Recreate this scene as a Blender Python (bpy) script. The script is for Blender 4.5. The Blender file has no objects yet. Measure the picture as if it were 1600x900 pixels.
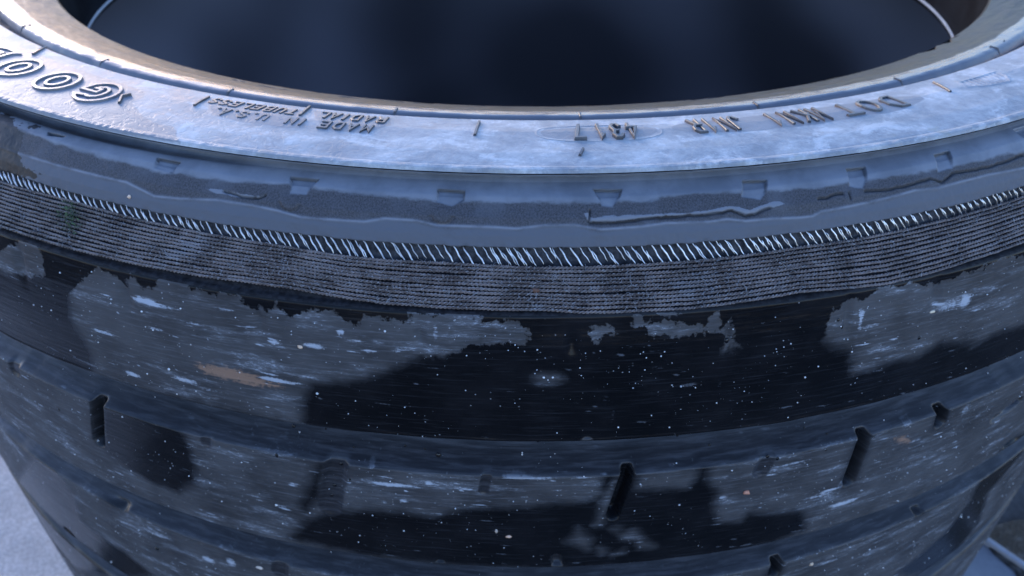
# Worn-out car tyre lying on its side, blue evening daylight.  Unit R = tyre radius, SC metres.
import bpy, math, random
import numpy as np
from mathutils import Vector, Matrix
SC = 0.33
random.seed(5); RNG = np.random.default_rng(11)
scene = bpy.context.scene

# ------------------------------------------------------------------ camera
cd = bpy.data.cameras.new('camera'); camo = bpy.data.objects.new('camera', cd)
scene.collection.objects.link(camo)
cd.sensor_width = 36.0; cd.lens = 36.0 * 1255.51 / 1600.0
cd.clip_start = 0.005; cd.clip_end = 200
_r = Vector((0.99991231, 0.01149559, 0.00657464)); _u = Vector((-0.01213173, 0.59608558, 0.80282925)); _f = Vector((-0.00530995, 0.80283861, -0.59617277))
M = Matrix.Identity(4)
for i in range(3):
    M[i][0] = _r[i]; M[i][1] = _u[i]; M[i][2] = -_f[i]
M.translation = Vector((0, -1.45855468, 0.49845956)) * SC
camo.matrix_world = M
cd.dof.use_dof = True; cd.dof.focus_distance = 0.60 * SC; cd.dof.aperture_fstop = 20.0
scene.camera = camo

# ------------------------------------------------------------------ sky, sun, exposure
SUN_EL = math.radians(9); SUN_AZ = math.radians(-39)      # azimuth from +Y towards +X
w = bpy.data.worlds.new('World'); scene.world = w; w.use_nodes = True
wn = w.node_tree.nodes; wl = w.node_tree.links
bg = wn['Background']; sky = wn.new('ShaderNodeTexSky'); sky.sky_type = 'NISHITA'
sky.sun_disc = False; sky.sun_elevation = SUN_EL; sky.sun_rotation = SUN_AZ
sky.altitude = 200; sky.air_density = 1.3; sky.dust_density = 0.6; sky.ozone_density = 4.0
tint = wn.new('ShaderNodeMix'); tint.data_type = 'RGBA'; tint.blend_type = 'MULTIPLY'; tint.inputs[0].default_value = 1.0
tint.inputs[7].default_value = (1.20, .96, 1.05, 1)      # camera white balance
wl.new(sky.outputs[0], tint.inputs[6]); wl.new(tint.outputs[2], bg.inputs[0]); bg.inputs[1].default_value = 0.15
sl = bpy.data.lights.new('sun', 'SUN'); so = bpy.data.objects.new('sun', sl); scene.collection.objects.link(so)
sl.energy = 0.5; sl.angle = math.radians(20); sl.color = (1.0, 0.90, 0.82)
sd_ = Vector((math.sin(SUN_AZ) * math.cos(SUN_EL), math.cos(SUN_AZ) * math.cos(SUN_EL), math.sin(SUN_EL)))
so.rotation_euler = (-sd_).to_track_quat('-Z', 'Y').to_euler()
scene.view_settings.view_transform = 'Standard'; scene.view_settings.look = 'None'
scene.view_settings.gamma = 1.0; scene.view_settings.exposure = 2.32
scene.view_settings.use_curve_mapping = False

# ------------------------------------------------------------------ measured data (theta in degrees, s = arc length along the tyre profile)
D = {'dry':[[(-26.8,0.3632),(-25.36,0.3448),(-23.84,0.344),(-23.52,0.3504),(-23.84,0.3712),(-25.2,0.3784),(-27.12,0.38)],[(-22.0,0.3752),(-21.2,0.3632),(-19.92,0.3496),(-19.04,0.3496),(-18.64,0.3568),(-18.24,0.3456),(-17.6,0.3528),(-16.96,0.3504),(-16.48,0.3416),(-15.28,0.3392),(-14.96,0.348),(-13.84,0.348),(-12.48,0.348),(-11.92,0.3552),(-11.2,0.3536),(-10.72,0.3464),(-10.4,0.3504),(-10.08,0.3568),(-9.12,0.348),(-7.92,0.3512),(-7.68,0.3584),(-6.96,0.3568),(-6.72,0.3488),(-6.0,0.3496),(-5.76,0.3568),(-4.56,0.3552),(-4.48,0.344),(-4.16,0.3432),(-3.68,0.3424),(-3.2,0.3424),(-1.52,0.3432),(-2.08,0.348),(-1.36,0.3552),(-0.72,0.3488),(-0.0,0.3472),(0.48,0.3544),(0.32,0.3672),(-2.08,0.3712),(-2.88,0.38),(-4.72,0.3864),(-6.24,0.4024),(-8.16,0.4144),(-9.52,0.4192),(-10.24,0.4456),(-10.48,0.4704),(-13.44,0.4672),(-19.2,0.4688),(-22.32,0.4672),(-22.08,0.456),(-21.92,0.444),(-22.32,0.424),(-22.56,0.4072),(-22.24,0.3872)],[(3.2,0.3592),(3.6,0.352),(4.4,0.3536),(4.4,0.3592),(3.52,0.364)],[(5.04,0.3544),(5.36,0.3472),(5.52,0.3536),(5.28,0.3568),(5.04,0.3568)],[(5.76,0.3536),(6.24,0.3496),(8.16,0.3536),(8.24,0.3632),(6.96,0.3672),(6.0,0.3616)],[(8.48,0.3504),(8.96,0.3496),(9.12,0.3584),(8.64,0.36)],[(6.08,0.3432),(7.44,0.3448),(7.36,0.348),(6.16,0.3464)],[(9.2,0.3624),(9.52,0.3544),(10.16,0.38),(9.44,0.3808)],[(0.96,0.4),(1.2,0.3968),(1.92,0.3976),(2.16,0.4008),(1.68,0.4032),(1.2,0.4032)],[(14.4,0.3824),(14.48,0.36),(15.04,0.3488),(16.08,0.3488),(17.36,0.3464),(19.84,0.348),(20.96,0.352),(22.08,0.352),(23.84,0.3448),(25.6,0.348),(29.76,0.3568),(32.56,0.4424),(27.6,0.4312),(26.08,0.4256),(24.0,0.4304),(21.44,0.4144),(20.32,0.4224),(18.72,0.4232),(16.4,0.4256),(15.92,0.4),(15.04,0.3928)]],'wet':[[(-23.04,0.4848),(-22.56,0.4808),(-19.04,0.4856),(-18.16,0.4976),(-17.36,0.5152),(-17.36,0.5648),(-17.68,0.5808),(-19.2,0.6048),(-20.64,0.6056),(-22.56,0.5968),(-24.0,0.5832),(-23.6,0.5552),(-22.88,0.516)],[(-11.12,0.5952),(-9.36,0.5752),(-6.8,0.5664),(-4.16,0.5672),(-2.56,0.5528),(1.52,0.548),(3.52,0.5424),(4.24,0.5352),(4.32,0.5192),(4.64,0.5016),(5.28,0.4896),(6.16,0.4968),(6.16,0.5296),(8.8,0.5352),(9.28,0.5208),(9.28,0.496),(9.6,0.4992),(9.76,0.524),(10.48,0.548),(10.64,0.5728),(11.12,0.5904),(12.24,0.5944),(12.64,0.584),(15.84,0.5976),(16.16,0.6032),(16.64,0.6296),(14.4,0.6408),(9.92,0.6432),(1.68,0.64),(-4.16,0.6376),(-8.16,0.6368),(-12.56,0.6304)],[(-33.44,0.6808),(-31.12,0.6592),(-30.24,0.6784),(-29.68,0.7104),(-30.64,0.7616),(-26.72,0.7704),(-24.32,0.7928),(-42.32,1.02),(-43.6,0.8624)],[(34.08,0.64),(31.2,0.6472),(31.28,0.7128),(30.24,0.7552),(26.24,0.7896),(32.0,0.8616),(35.6,0.8072),(33.76,0.724),(36.56,0.6824)],[(23.84,0.4312),(27.92,0.4416),(29.2,0.4808),(24.16,0.4792)],[(-10.24,0.4888),(-9.12,0.4736),(-7.52,0.4736),(-8.24,0.4896),(-9.44,0.4968),(-10.08,0.5616),(-11.12,0.584),(-11.44,0.576),(-10.24,0.5288),(-9.52,0.5032)],[(4.8,0.4704),(6.08,0.4712),(6.16,0.48),(5.6,0.488),(4.96,0.4824)],[(8.64,0.4776),(9.92,0.48),(10.0,0.4864),(8.8,0.4856)]],'dry2':[[(2.8,0.5992),(3.36,0.5808),(4.16,0.5976),(4.0,0.612)],[(4.56,0.6096),(5.04,0.6152),(4.72,0.6208)],[(5.28,0.6208),(5.92,0.6136),(5.92,0.6192),(5.36,0.6232)],[(5.6,0.5912),(6.32,0.5864),(6.88,0.6008),(7.6,0.6152),(6.8,0.6152),(6.56,0.6032),(5.76,0.5992)],[(4.24,0.576),(4.64,0.5296),(5.12,0.5096),(5.28,0.5264),(4.96,0.5512),(4.56,0.5768)],[(5.12,0.5832),(5.52,0.5816),(5.44,0.5888)]],'stain':[[(-15.68,0.4208),(-13.84,0.416),(-12.4,0.4184),(-11.6,0.424),(-10.72,0.4272),(-11.04,0.4312),(-13.04,0.4328),(-15.04,0.4296)],[(20.56,0.5248),(21.36,0.5256),(22.08,0.5392),(21.2,0.5368)]],'scuff':[(-17.6,0.3664,0.733,0.0033,0.9),(-16.72,0.368,1.2,0.0022,0.6),(-20.48,0.3736,0.88,0.0026,0.4),(-20.64,0.412,0.747,0.0021,0.8),(-17.2,0.3928,0.56,0.0016,0.7),(-15.12,0.3784,1.2,0.0018,0.5),(-13.36,0.36,0.667,0.0018,0.6),(-12.32,0.3728,0.667,0.0024,0.5),(-10.96,0.3832,0.373,0.003,0.7),(-9.12,0.3816,0.587,0.003,0.9),(-7.76,0.3656,0.24,0.0027,0.8),(-7.12,0.3728,0.48,0.0024,0.5),(-6.56,0.3808,0.4,0.0018,0.8),(-5.28,0.3784,0.32,0.0024,0.5),(-3.52,0.36,0.133,0.0081,0.6),(-4.72,0.376,0.533,0.0024,0.5),(-19.68,0.4536,0.56,0.0034,0.8),(-16.32,0.4432,0.88,0.003,0.9),(-11.6,0.4216,0.6,0.0024,0.9),(-10.64,0.4224,0.833,0.0024,0.7),(-14.96,0.448,1.2,0.0021,0.5),(-9.6,0.4136,0.667,0.0016,0.6),(16.08,0.3712,0.133,0.009,0.6),(16.72,0.3792,0.667,0.0024,0.6),(16.0,0.3648,0.56,0.0038,0.4),(21.2,0.3768,0.933,0.0073,0.6),(22.24,0.3768,0.327,0.0072,0.9),(20.16,0.4128,0.933,0.0021,0.5),(18.16,0.4072,0.8,0.0021,0.5),(-7.12,0.5096,0.2,0.0041,0.8),(-6.56,0.5304,0.867,0.0028,0.9),(-5.52,0.5296,0.667,0.0022,0.7),(-8.48,0.5344,0.533,0.0023,0.6),(-4.24,0.524,0.267,0.0032,0.9),(-5.6,0.5496,0.267,0.0023,0.8),(-11.44,0.548,0.467,0.0023,0.6),(-12.48,0.5832,0.56,0.0026,0.5),(-6.64,0.5544,0.2,0.0021,0.6),(0.08,0.5112,0.733,0.0028,0.9),(1.28,0.5128,1.0,0.0022,0.7),(3.44,0.5128,0.733,0.0022,0.5),(2.32,0.5288,0.667,0.0018,0.5),(4.56,0.4896,0.8,0.0032,0.9),(9.36,0.4896,0.833,0.0026,1.0),(10.88,0.5552,0.333,0.0025,0.8),(14.48,0.5248,1.2,0.0023,0.6),(16.8,0.5808,1.027,0.0027,0.7),(18.56,0.6032,1.027,0.0034,0.9),(17.52,0.576,1.4,0.0021,0.4),(20.64,0.5424,0.747,0.0034,0.4),(22.32,0.54,0.653,0.0034,0.5),(19.92,0.596,1.4,0.0027,0.4),(-24.72,0.7024,1.333,0.0046,0.5),(-22.24,0.6952,1.6,0.0046,0.6),(-18.64,0.7072,0.533,0.0063,0.8),(-16.96,0.6984,0.373,0.0078,0.8),(-15.28,0.6656,0.56,0.004,0.7),(18.96,0.7008,1.12,0.0031,0.6),(21.28,0.5104,0.467,0.0056,0.6),(12.56,0.5312,0.3,0.0058,0.7),(18.16,0.5688,0.373,0.0051,0.7),(-17.12,0.5264,0.48,0.0034,0.5),(-36.64,0.6904,2.0,0.0126,0.5),(-33.76,0.6584,1.68,0.0078,0.5),(-22.96,0.4576,0.933,0.0032,0.4),(25.68,0.5216,0.48,0.0097,0.5),(5.84,0.3776,1.333,0.0018,0.25),(6.32,0.3936,0.427,0.0024,0.4),(7.92,0.4128,0.427,0.0026,0.7),(9.44,0.4144,0.133,0.0086,0.3),(4.56,0.4416,0.107,0.0109,0.4),(2.96,0.4256,0.533,0.0028,0.25),(10.0,0.424,0.267,0.0033,0.3)],'slot':[(-8.64,0.4904,-9.68,0.5728,0.0119,0.006,0),(-15.76,0.4896,-16.16,0.5184,0.0063,0.004,0),(-1.12,0.4888,-1.52,0.5304,0.005,0.004,0),(13.12,0.4936,12.72,0.528,0.0091,0.004,0),(-22.8,0.4928,-24.24,0.5696,0.0078,0.012,1),(5.84,0.4888,5.12,0.5648,0.0067,0.014,1),(18.56,0.4896,18.48,0.5704,0.0076,0.012,1),(23.44,0.484,23.84,0.5256,0.0078,0.012,1),(31.12,0.5536,29.2,0.5624,0.007,0.01,0),(-27.12,0.66,-24.8,0.6688,0.0126,0.014,1),(-13.12,0.6536,-13.68,0.6912,0.0098,0.005,0),(-3.92,0.6368,-4.08,0.6608,0.0062,0.014,1),(15.44,0.6568,15.44,0.692,0.0076,0.013,1),(26.0,0.6488,25.76,0.6728,0.0078,0.014,1),(-29.52,0.4896,-30.08,0.5208,0.0088,0.008,0),(3.44,0.4696,3.52,0.4936,0.0062,0.005,0),(12.08,0.4808,12.64,0.4976,0.0039,0.012,1),(35.36,0.6536,32.72,0.6416,0.0147,0.01,1),(2.32,0.6224,2.48,0.6512,0.0056,0.006,0),(-33.92,0.8344,-33.6,0.848,0.0151,0.01,1)],'dimple':[(-18.64,0.368,0.0063,0.0075),(-11.68,0.3656,0.0058,0.0064),(-4.24,0.3624,0.0051,0.0064),(2.48,0.3688,0.0042,0.0032),(9.52,0.368,0.0029,0.0036),(15.36,0.3656,0.0047,0.0096),(-25.36,0.3648,0.0065,0.0108),(20.24,0.3624,0.0056,0.0072)],'wave':[(-22.48,0.2728),(-19.52,0.2728),(-17.76,0.2784),(-16.32,0.2768),(-14.4,0.2736),(-12.56,0.2736),(-11.2,0.2752),(-10.08,0.2776),(-7.04,0.2768),(-6.08,0.2736),(-4.56,0.2736),(-3.68,0.276),(-1.2,0.276),(-0.0,0.2768),(1.28,0.2744),(2.64,0.2744),(3.84,0.2776),(5.52,0.2768),(6.8,0.2752),(8.88,0.276),(9.76,0.2752),(10.64,0.2776),(12.0,0.2776),(13.36,0.2792),(14.0,0.2792),(14.48,0.2768),(16.16,0.276),(18.24,0.2744),(19.76,0.2728),(21.12,0.2744),(22.64,0.2736),(24.48,0.2736),(27.04,0.276)],'streak':[(3.04,0.2664),(3.28,0.2656),(3.36,0.2696),(4.4,0.2688),(6.4,0.2688),(8.8,0.2688),(9.84,0.2664),(10.4,0.2672),(10.96,0.2704),(11.6,0.2672),(12.4,0.2664),(12.72,0.2688),(11.92,0.2704),(11.12,0.2736),(10.64,0.2736),(10.0,0.2688),(9.12,0.2712),(6.8,0.2704),(4.4,0.2728),(3.6,0.2736),(3.28,0.2728)],'streak2':[(-15.28,0.2672),(-14.08,0.2656),(-12.64,0.2672),(-12.08,0.2656),(-12.24,0.268),(-13.2,0.2696),(-14.48,0.2688)],'crack_and_shade':[[(14.48,0.268),(14.8,0.268),(15.36,0.2664),(15.84,0.2664)],[(16.16,0.2664),(16.16,0.2712)],[(17.04,0.2672),(18.32,0.2688),(19.28,0.2688),(20.88,0.2664),(21.52,0.2712),(22.32,0.2664),(24.64,0.268),(26.24,0.2672),(27.36,0.2664)],[(3.36,0.2648),(3.28,0.2728)],[(3.36,0.2736),(4.4,0.2736),(6.8,0.2712),(9.12,0.2712),(10.0,0.2696),(10.64,0.2744),(11.12,0.2736),(11.92,0.2704)],[(-14.16,0.2664),(-13.2,0.2688),(-12.32,0.2688),(-12.0,0.2656)]],'smooth':[(-29.36,0.2544),(-24.16,0.2576),(-18.16,0.2608),(-16.72,0.2592),(-13.76,0.2592),(-10.96,0.256),(-9.44,0.2568),(-6.88,0.2584),(-3.76,0.26),(1.2,0.2592),(5.6,0.2592),(8.24,0.256),(10.4,0.2568),(13.6,0.2592),(16.0,0.2608),(20.16,0.2608),(27.52,0.2632)],'notch':[[(-25.76,0.2496),(-24.56,0.2488),(-24.64,0.2504),(-25.6,0.2528)],[(-18.4,0.2496),(-17.04,0.2496),(-17.12,0.26),(-18.24,0.2584)],[(-11.04,0.2488),(-9.6,0.2488),(-10.0,0.2616),(-10.8,0.2616)],[(-3.76,0.2496),(-2.48,0.2504),(-2.48,0.2584),(-3.04,0.2624),(-3.76,0.26)],[(3.6,0.248),(4.96,0.2488),(4.8,0.2552),(4.4,0.2624),(3.92,0.2616)],[(10.96,0.2472),(12.16,0.2488),(11.92,0.2576),(11.52,0.264),(10.64,0.2608)],[(16.56,0.2472),(17.6,0.248),(17.28,0.26),(16.96,0.2648),(16.24,0.2624)],[(21.84,0.2488),(22.88,0.248),(22.4,0.2624),(21.44,0.2632)]],'lump':[(-10.72,0.2688),(-3.44,0.2696)],'d2':[(-28.32,0.3016),(-22.96,0.2984),(-17.36,0.3),(-10.72,0.3016),(-7.84,0.304),(-2.48,0.304),(1.28,0.3056),(3.04,0.3056),(8.88,0.3048),(13.36,0.3024),(17.76,0.3016),(27.12,0.2992)],'dtop':[(-28.32,0.2928),(-22.8,0.2888),(-18.32,0.2888),(-14.32,0.2888),(-10.64,0.2888),(-5.36,0.2896),(-1.2,0.2896),(1.2,0.2896),(3.84,0.2888),(7.2,0.2896),(10.64,0.2888),(13.44,0.2928),(15.6,0.2888),(19.68,0.288),(26.88,0.2888)],'e':[(-26.8,0.3376),(-22.4,0.3368),(-17.6,0.336),(-10.24,0.3336),(-5.92,0.3384),(-3.52,0.3392),(1.2,0.3392),(2.96,0.3416),(7.76,0.3416),(12.88,0.3376),(17.36,0.3424),(25.84,0.3368)],'bead_tick':[[(-31.52,0.076),(-31.36,0.0824)],[(-19.92,0.0736),(-19.6,0.0808)],[(-8.0,0.0712),(-7.84,0.0808)],[(3.92,0.0752),(3.76,0.0808)],[(16.16,0.0656),(15.6,0.08)],[(28.0,0.0728),(27.52,0.08)],[(40.56,0.0744),(39.84,0.0824)],[(42.0,0.0784),(42.0,0.084)],[(-44.88,0.0808),(-44.88,0.0856)]],'side_tick':[[(-36.8,0.1216),(-34.88,0.14)],[(-19.6,0.1336),(-18.48,0.1624)],[(-12.96,0.1232),(-12.16,0.1496)],[(-2.32,0.132),(-2.32,0.1656)],[(3.36,0.1912),(3.04,0.2008)],[(28.56,0.1328),(26.16,0.1592)],[(-24.08,0.1688),(-23.36,0.18)],[(-24.08,0.1624),(-24.0,0.1696)]],'oval':[[(1.28,0.1552),(7.44,0.1608),(4.24,0.1712),(4.56,0.1368)]],'date_box':[(1.2,0.1552),(7.6,0.1584),(3.2,0.172),(6.48,0.1728),(3.44,0.1392),(6.64,0.1416)],'dot_box':[(8.16,0.1608),(24.16,0.1632),(11.76,0.1776),(17.92,0.1216),(11.28,0.128),(19.44,0.1808)],'lens':[(14.0,0.1488),(18.56,0.1552),(17.6,0.1344),(15.76,0.1616)],'L':{'G':[(-24.72,0.1912),(-26.4,0.1416)],'O':[(-27.76,0.1864),(-30.24,0.1592)],'O2':[(-31.68,0.1856),(-34.56,0.1608)],'D':[(-35.6,0.1704),(-38.4,0.1504)],'R':[(-8.16,0.1312),(-7.68,0.1552)],'L':[(-11.68,0.1304),(-11.12,0.1504)],'M':[(-8.72,0.1512),(-8.4,0.1656)],'E':[(-11.04,0.1536),(-10.72,0.1648)],'tubeless':[(-18.72,0.1416),(-18.0,0.1416),(-17.28,0.1424),(-16.4,0.1448),(-15.68,0.1432),(-14.96,0.1416),(-14.16,0.1448),(-13.36,0.1464)],'radial':[(-7.92,0.1432),(-8.8,0.14),(-9.52,0.1424),(-10.24,0.1416),(-10.8,0.14),(-11.52,0.14)],'made':[(-8.32,0.1616),(-9.2,0.1632),(-9.92,0.1608),(-10.8,0.1616)],'in':[(-12.16,0.1608),(-12.8,0.16)],'usa':[(-14.56,0.1608),(-15.84,0.16),(-17.04,0.16)],'usadot':[(-15.28,0.1568),(-16.32,0.1576),(-17.52,0.16)],'date':[(6.32,0.1544),(5.44,0.1576),(4.56,0.1552),(3.52,0.1544)],'dot':[(23.12,0.156),(21.28,0.1536),(19.6,0.156)],'plant':[(18.0,0.1584),(16.96,0.1544),(15.84,0.1536),(14.64,0.152)],'size':[(12.56,0.1504),(11.76,0.152),(10.8,0.1536),(10.0,0.1536)],'h_small':[(-19.12,0.1344),(-18.48,0.1504),(-12.56,0.152),(-12.4,0.1664),(-8.4,0.156),(-8.48,0.1696),(-8.16,0.132),(-8.08,0.1544),(5.68,0.1408),(5.28,0.1688),(12.24,0.136),(11.76,0.1648),(14.96,0.1432),(14.64,0.164)]},'emblem':[(29.44,0.1424),(33.36,0.144),(32.88,0.16),(32.24,0.1696),(30.08,0.1648),(28.96,0.1576)],'clean':[(-40.0,0.1408),(-32.88,0.136),(-26.64,0.14),(-23.36,0.1496),(-22.8,0.1608),(-22.88,0.1736),(-21.6,0.1864),(-19.84,0.1984),(-18.48,0.2008),(-17.36,0.2184),(-17.04,0.2232),(-23.2,0.2256),(-29.52,0.2256)],'plate':[[(-19.28,0.1392),(-13.36,0.1288),(-11.6,0.1704),(-12.88,0.1768),(-17.44,0.1712)],[(-12.56,0.1272),(-7.6,0.128),(-7.2,0.1496),(-8.32,0.1696),(-10.8,0.172)]],'speck':[(-5.76,0.3616,2.6),(-9.28,0.4304,3),(1.28,0.3992,2.6),(1.68,0.3992,2.6),(7.6,0.4136,2.6),(5.36,0.412,2),(13.76,0.42,2.6),(14.32,0.4104,2),(16.0,0.4016,2.4),(-17.12,0.4344,3.4),(-17.12,0.4632,2),(-19.52,0.3728,2.6),(-17.84,0.3776,2.4),(-15.6,0.3664,2),(-25.2,0.4072,2.2),(-23.6,0.4488,2),(-22.56,0.3616,2),(-20.48,0.352,2),(-25.52,0.5352,1.8),(-21.44,0.516,2.4),(-24.56,0.5736,2.5),(-18.88,0.5312,2),(-18.0,0.5728,2),(-16.24,0.5976,2),(-12.8,0.5832,3),(-12.56,0.5512,1.6),(-11.28,0.5016,2.4),(-10.88,0.5848,2),(-8.24,0.6064,2),(-7.36,0.5744,2.2),(-5.76,0.5912,2),(-2.96,0.5544,2.2),(-2.4,0.5824,1.8),(0.4,0.5016,2),(-0.48,0.6072,1.8),(0.4,0.5024,2.2),(3.44,0.5112,1.8),(6.32,0.5248,2.2),(8.56,0.5576,2.4),(11.04,0.52,2.4),(6.4,0.4432,2),(4.88,0.4544,2),(7.36,0.4584,2),(8.16,0.5088,1.8),(2.96,0.3976,1.5),(2.88,0.3904,1.8),(24.4,0.5488,2.4),(26.32,0.5784,2.2),(26.8,0.5968,1.6),(28.08,0.504,2.4),(30.88,0.544,2),(22.8,0.588,2),(21.92,0.6096,1.8),(18.16,0.5072,1.4),(22.64,0.6664,2.4),(22.32,0.7056,2.4),(20.48,0.6856,2),(26.08,0.692,2.4),(26.8,0.7424,2),(31.2,0.7384,2.4),(32.56,0.7552,2.4),(34.32,0.7856,2),(37.68,0.7792,2.4),(38.8,0.792,2),(38.4,0.7712,2),(38.96,0.7712,2),(26.4,0.6128,1.6),(21.12,0.7104,1.6),(22.0,0.712,2),(24.48,0.7592,2),(22.88,0.7552,2),(-29.04,0.8224,2.6),(-26.8,0.6432,1.6),(-27.6,0.6008,1.6),(-34.32,0.656,1.8),(12.64,0.3832,2),(11.44,0.392,1.6),(12.32,0.3856,1.6),(0.4,0.3744,1.8),(0.96,0.392,1.6),(-0.32,0.3736,1.4),(-2.24,0.4136,1.4),(-0.0,0.4256,1.4),(-5.12,0.436,1.6),(5.84,0.3832,1.4),(5.68,0.3776,1.4),(6.64,0.3784,1.6),(7.04,0.3896,1.6),(11.68,0.3568,1.4),(12.24,0.3792,1.4),(23.6,0.3768,1.6),(26.0,0.4256,1.6)],'drop':[(0.88,0.4848,6),(-11.68,0.4992,4),(-12.08,0.5128,4),(-3.84,0.5048,6),(-8.32,0.5296,3),(-9.92,0.4976,2.5),(14.24,0.4856,2.5),(17.52,0.4784,3),(17.92,0.4784,3),(20.64,0.4944,3.5),(20.16,0.4744,3),(25.44,0.4704,4),(26.0,0.4688,3),(27.28,0.4704,3),(1.12,0.4688,4),(0.16,0.4816,3),(2.56,0.4904,2.5),(8.16,0.4936,3),(8.48,0.496,3),(10.08,0.5032,3),(15.44,0.5024,2),(16.56,0.5072,2),(16.24,0.516,2.5),(12.96,0.512,4),(13.44,0.5136,4),(-9.28,0.544,4),(-9.52,0.5576,4),(-8.8,0.5168,4),(-8.24,0.5048,3),(30.8,0.7128,2.5),(32.16,0.7192,2.5),(-26.88,0.5464,3.5),(-22.8,0.7256,6),(-12.0,0.4952,2.5),(-5.6,0.5016,2.5),(-4.56,0.5024,2.5),(18.64,0.6576,4),(14.88,0.3672,3),(15.2,0.376,2.5),(19.84,0.4032,3.5),(9.52,0.3744,5)],'misc':{'pebble':(-19.2,0.2824),'moss0':(-22.88,0.3016),'moss1':(-22.32,0.3224),'orange':(12.16,0.5528),'seed':(20.24,0.3792),'brown':(0.88,0.3248),'tan1':(-0.24,0.5904),'tan2':(-0.88,0.5832),'tan3':(17.92,0.6944),'tan4':(-14.96,0.6928),'amber':(-9.76,0.384)}}
PROF = [(0.7225,0.17),(0.7255,0.1743),(0.755,0.1855),(0.7825,0.1935),(0.792,0.1955),(0.7965,0.1948),(0.8015,0.189),(0.8045,0.177),(0.8105,0.1765),(0.8142,0.198),(0.8175,0.2025),(0.825,0.2035),(0.85,0.2073),(0.89,0.2088),(0.9125,0.2082),(0.9145,0.2094),(0.919,0.2092),(0.9207,0.2064),(0.92,0.204),(0.911,0.199),(0.915,0.196),(0.93,0.1915),(0.943,0.181),(0.951,0.17),(0.9544,0.1623),(0.9525,0.1605),(0.956,0.152),(0.96,0.1485),(0.9725,0.1385),(0.985,0.1267),(0.989,0.122),(0.9945,0.098),(0.9985,0.055),(1.0,0.0),(1.00037,-0.01),(1.00073,-0.02),(1.00108,-0.03),(1.00141,-0.04),(1.00173,-0.05),(1.00204,-0.06),(1.00234,-0.07),(1.00262,-0.08),(1.00289,-0.09),(1.00315,-0.1),(1.00339,-0.11),(1.00362,-0.12),(1.00384,-0.13),(1.00405,-0.14),(1.00424,-0.15),(1.00442,-0.16),(1.00459,-0.17),(1.00474,-0.18),(1.00488,-0.19),(1.00501,-0.2),(1.00513,-0.21),(1.00523,-0.22),(1.00532,-0.23),(1.0054,-0.24),(1.00546,-0.25),(1.00551,-0.26),(1.00555,-0.27),(1.00558,-0.28),(1.00559,-0.29),(1.00559,-0.3),(1.00558,-0.31),(1.00555,-0.32),(1.00551,-0.33),(1.00546,-0.34),(1.0054,-0.35),(1.00532,-0.36),(1.00523,-0.37),(1.00513,-0.38),(1.00502,-0.39),(1.00489,-0.4),(1.00475,-0.41),(1.00459,-0.42),(1.00443,-0.43),(1.00425,-0.44),(1.00405,-0.45),(1.00385,-0.46),(1.00363,-0.47),(1.0034,-0.48),(1.00316,-0.49),(1.0029,-0.5),(1.00263,-0.51),(1.00235,-0.52),(1.00205,-0.53),(1.00174,-0.54),(1.00142,-0.55),(1.00109,-0.56),(1.00074,-0.57),(1.00038,-0.58),(1.00001,-0.59),(0.99963,-0.6),(0.99923,-0.61),(0.99882,-0.62)]
PROF = np.array(PROF, float)
S = np.concatenate([[0], np.cumsum(np.hypot(*np.diff(PROF, axis=0).T))])
S = np.interp(S, [S[0], S[4], S[9], S[17], S[24], S[29], S[29] + 2], [S[0], S[4], .1151, .2260, .2892, .3395, 2.3395])
sB2, sC, sU, sD, sE = S[9], S[17], S[19], S[24], S[29]
sF = S[33]

def prof_at(s):
    return np.interp(s, S, PROF[:, 0]), np.interp(s, S, PROF[:, 1])
_sg = np.arange(0, S[-1], .0004); _rg, _zg = prof_at(_sg)
_k = np.ones(9) / 9
_dr = np.convolve(np.gradient(_rg), _k, 'same'); _dz = np.convolve(np.gradient(_zg), _k, 'same')
_nl = np.hypot(_dr, _dz); _nr = -_dz / _nl; _nz = _dr / _nl
def prof_n(s):
    a = np.interp(s, _sg, _nr); b = np.interp(s, _sg, _nz); l = np.hypot(a, b)
    return a / l, b / l
def surf(th, s, h=0.0):
    """point on the tyre's outer skin: th degrees, s profile length, h height above the skin (units of R)"""
    th = np.radians(th); r, z = prof_at(s); nr, nz = prof_n(s)
    r = r + nr * h; z = z + nz * h
    return np.stack([r * np.sin(th), -r * np.cos(th), z + 0 * th], -1)
def frame(th, s):
    p = surf(th, s); a = surf(th + .05, s) - surf(th - .05, s); a /= np.linalg.norm(a)
    nr, nz = prof_n(s); t = math.radians(th); n = np.array([nr * math.sin(t), -nr * math.cos(t), nz])
    b = np.cross(n, a)
    return p, a, b, n

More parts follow.
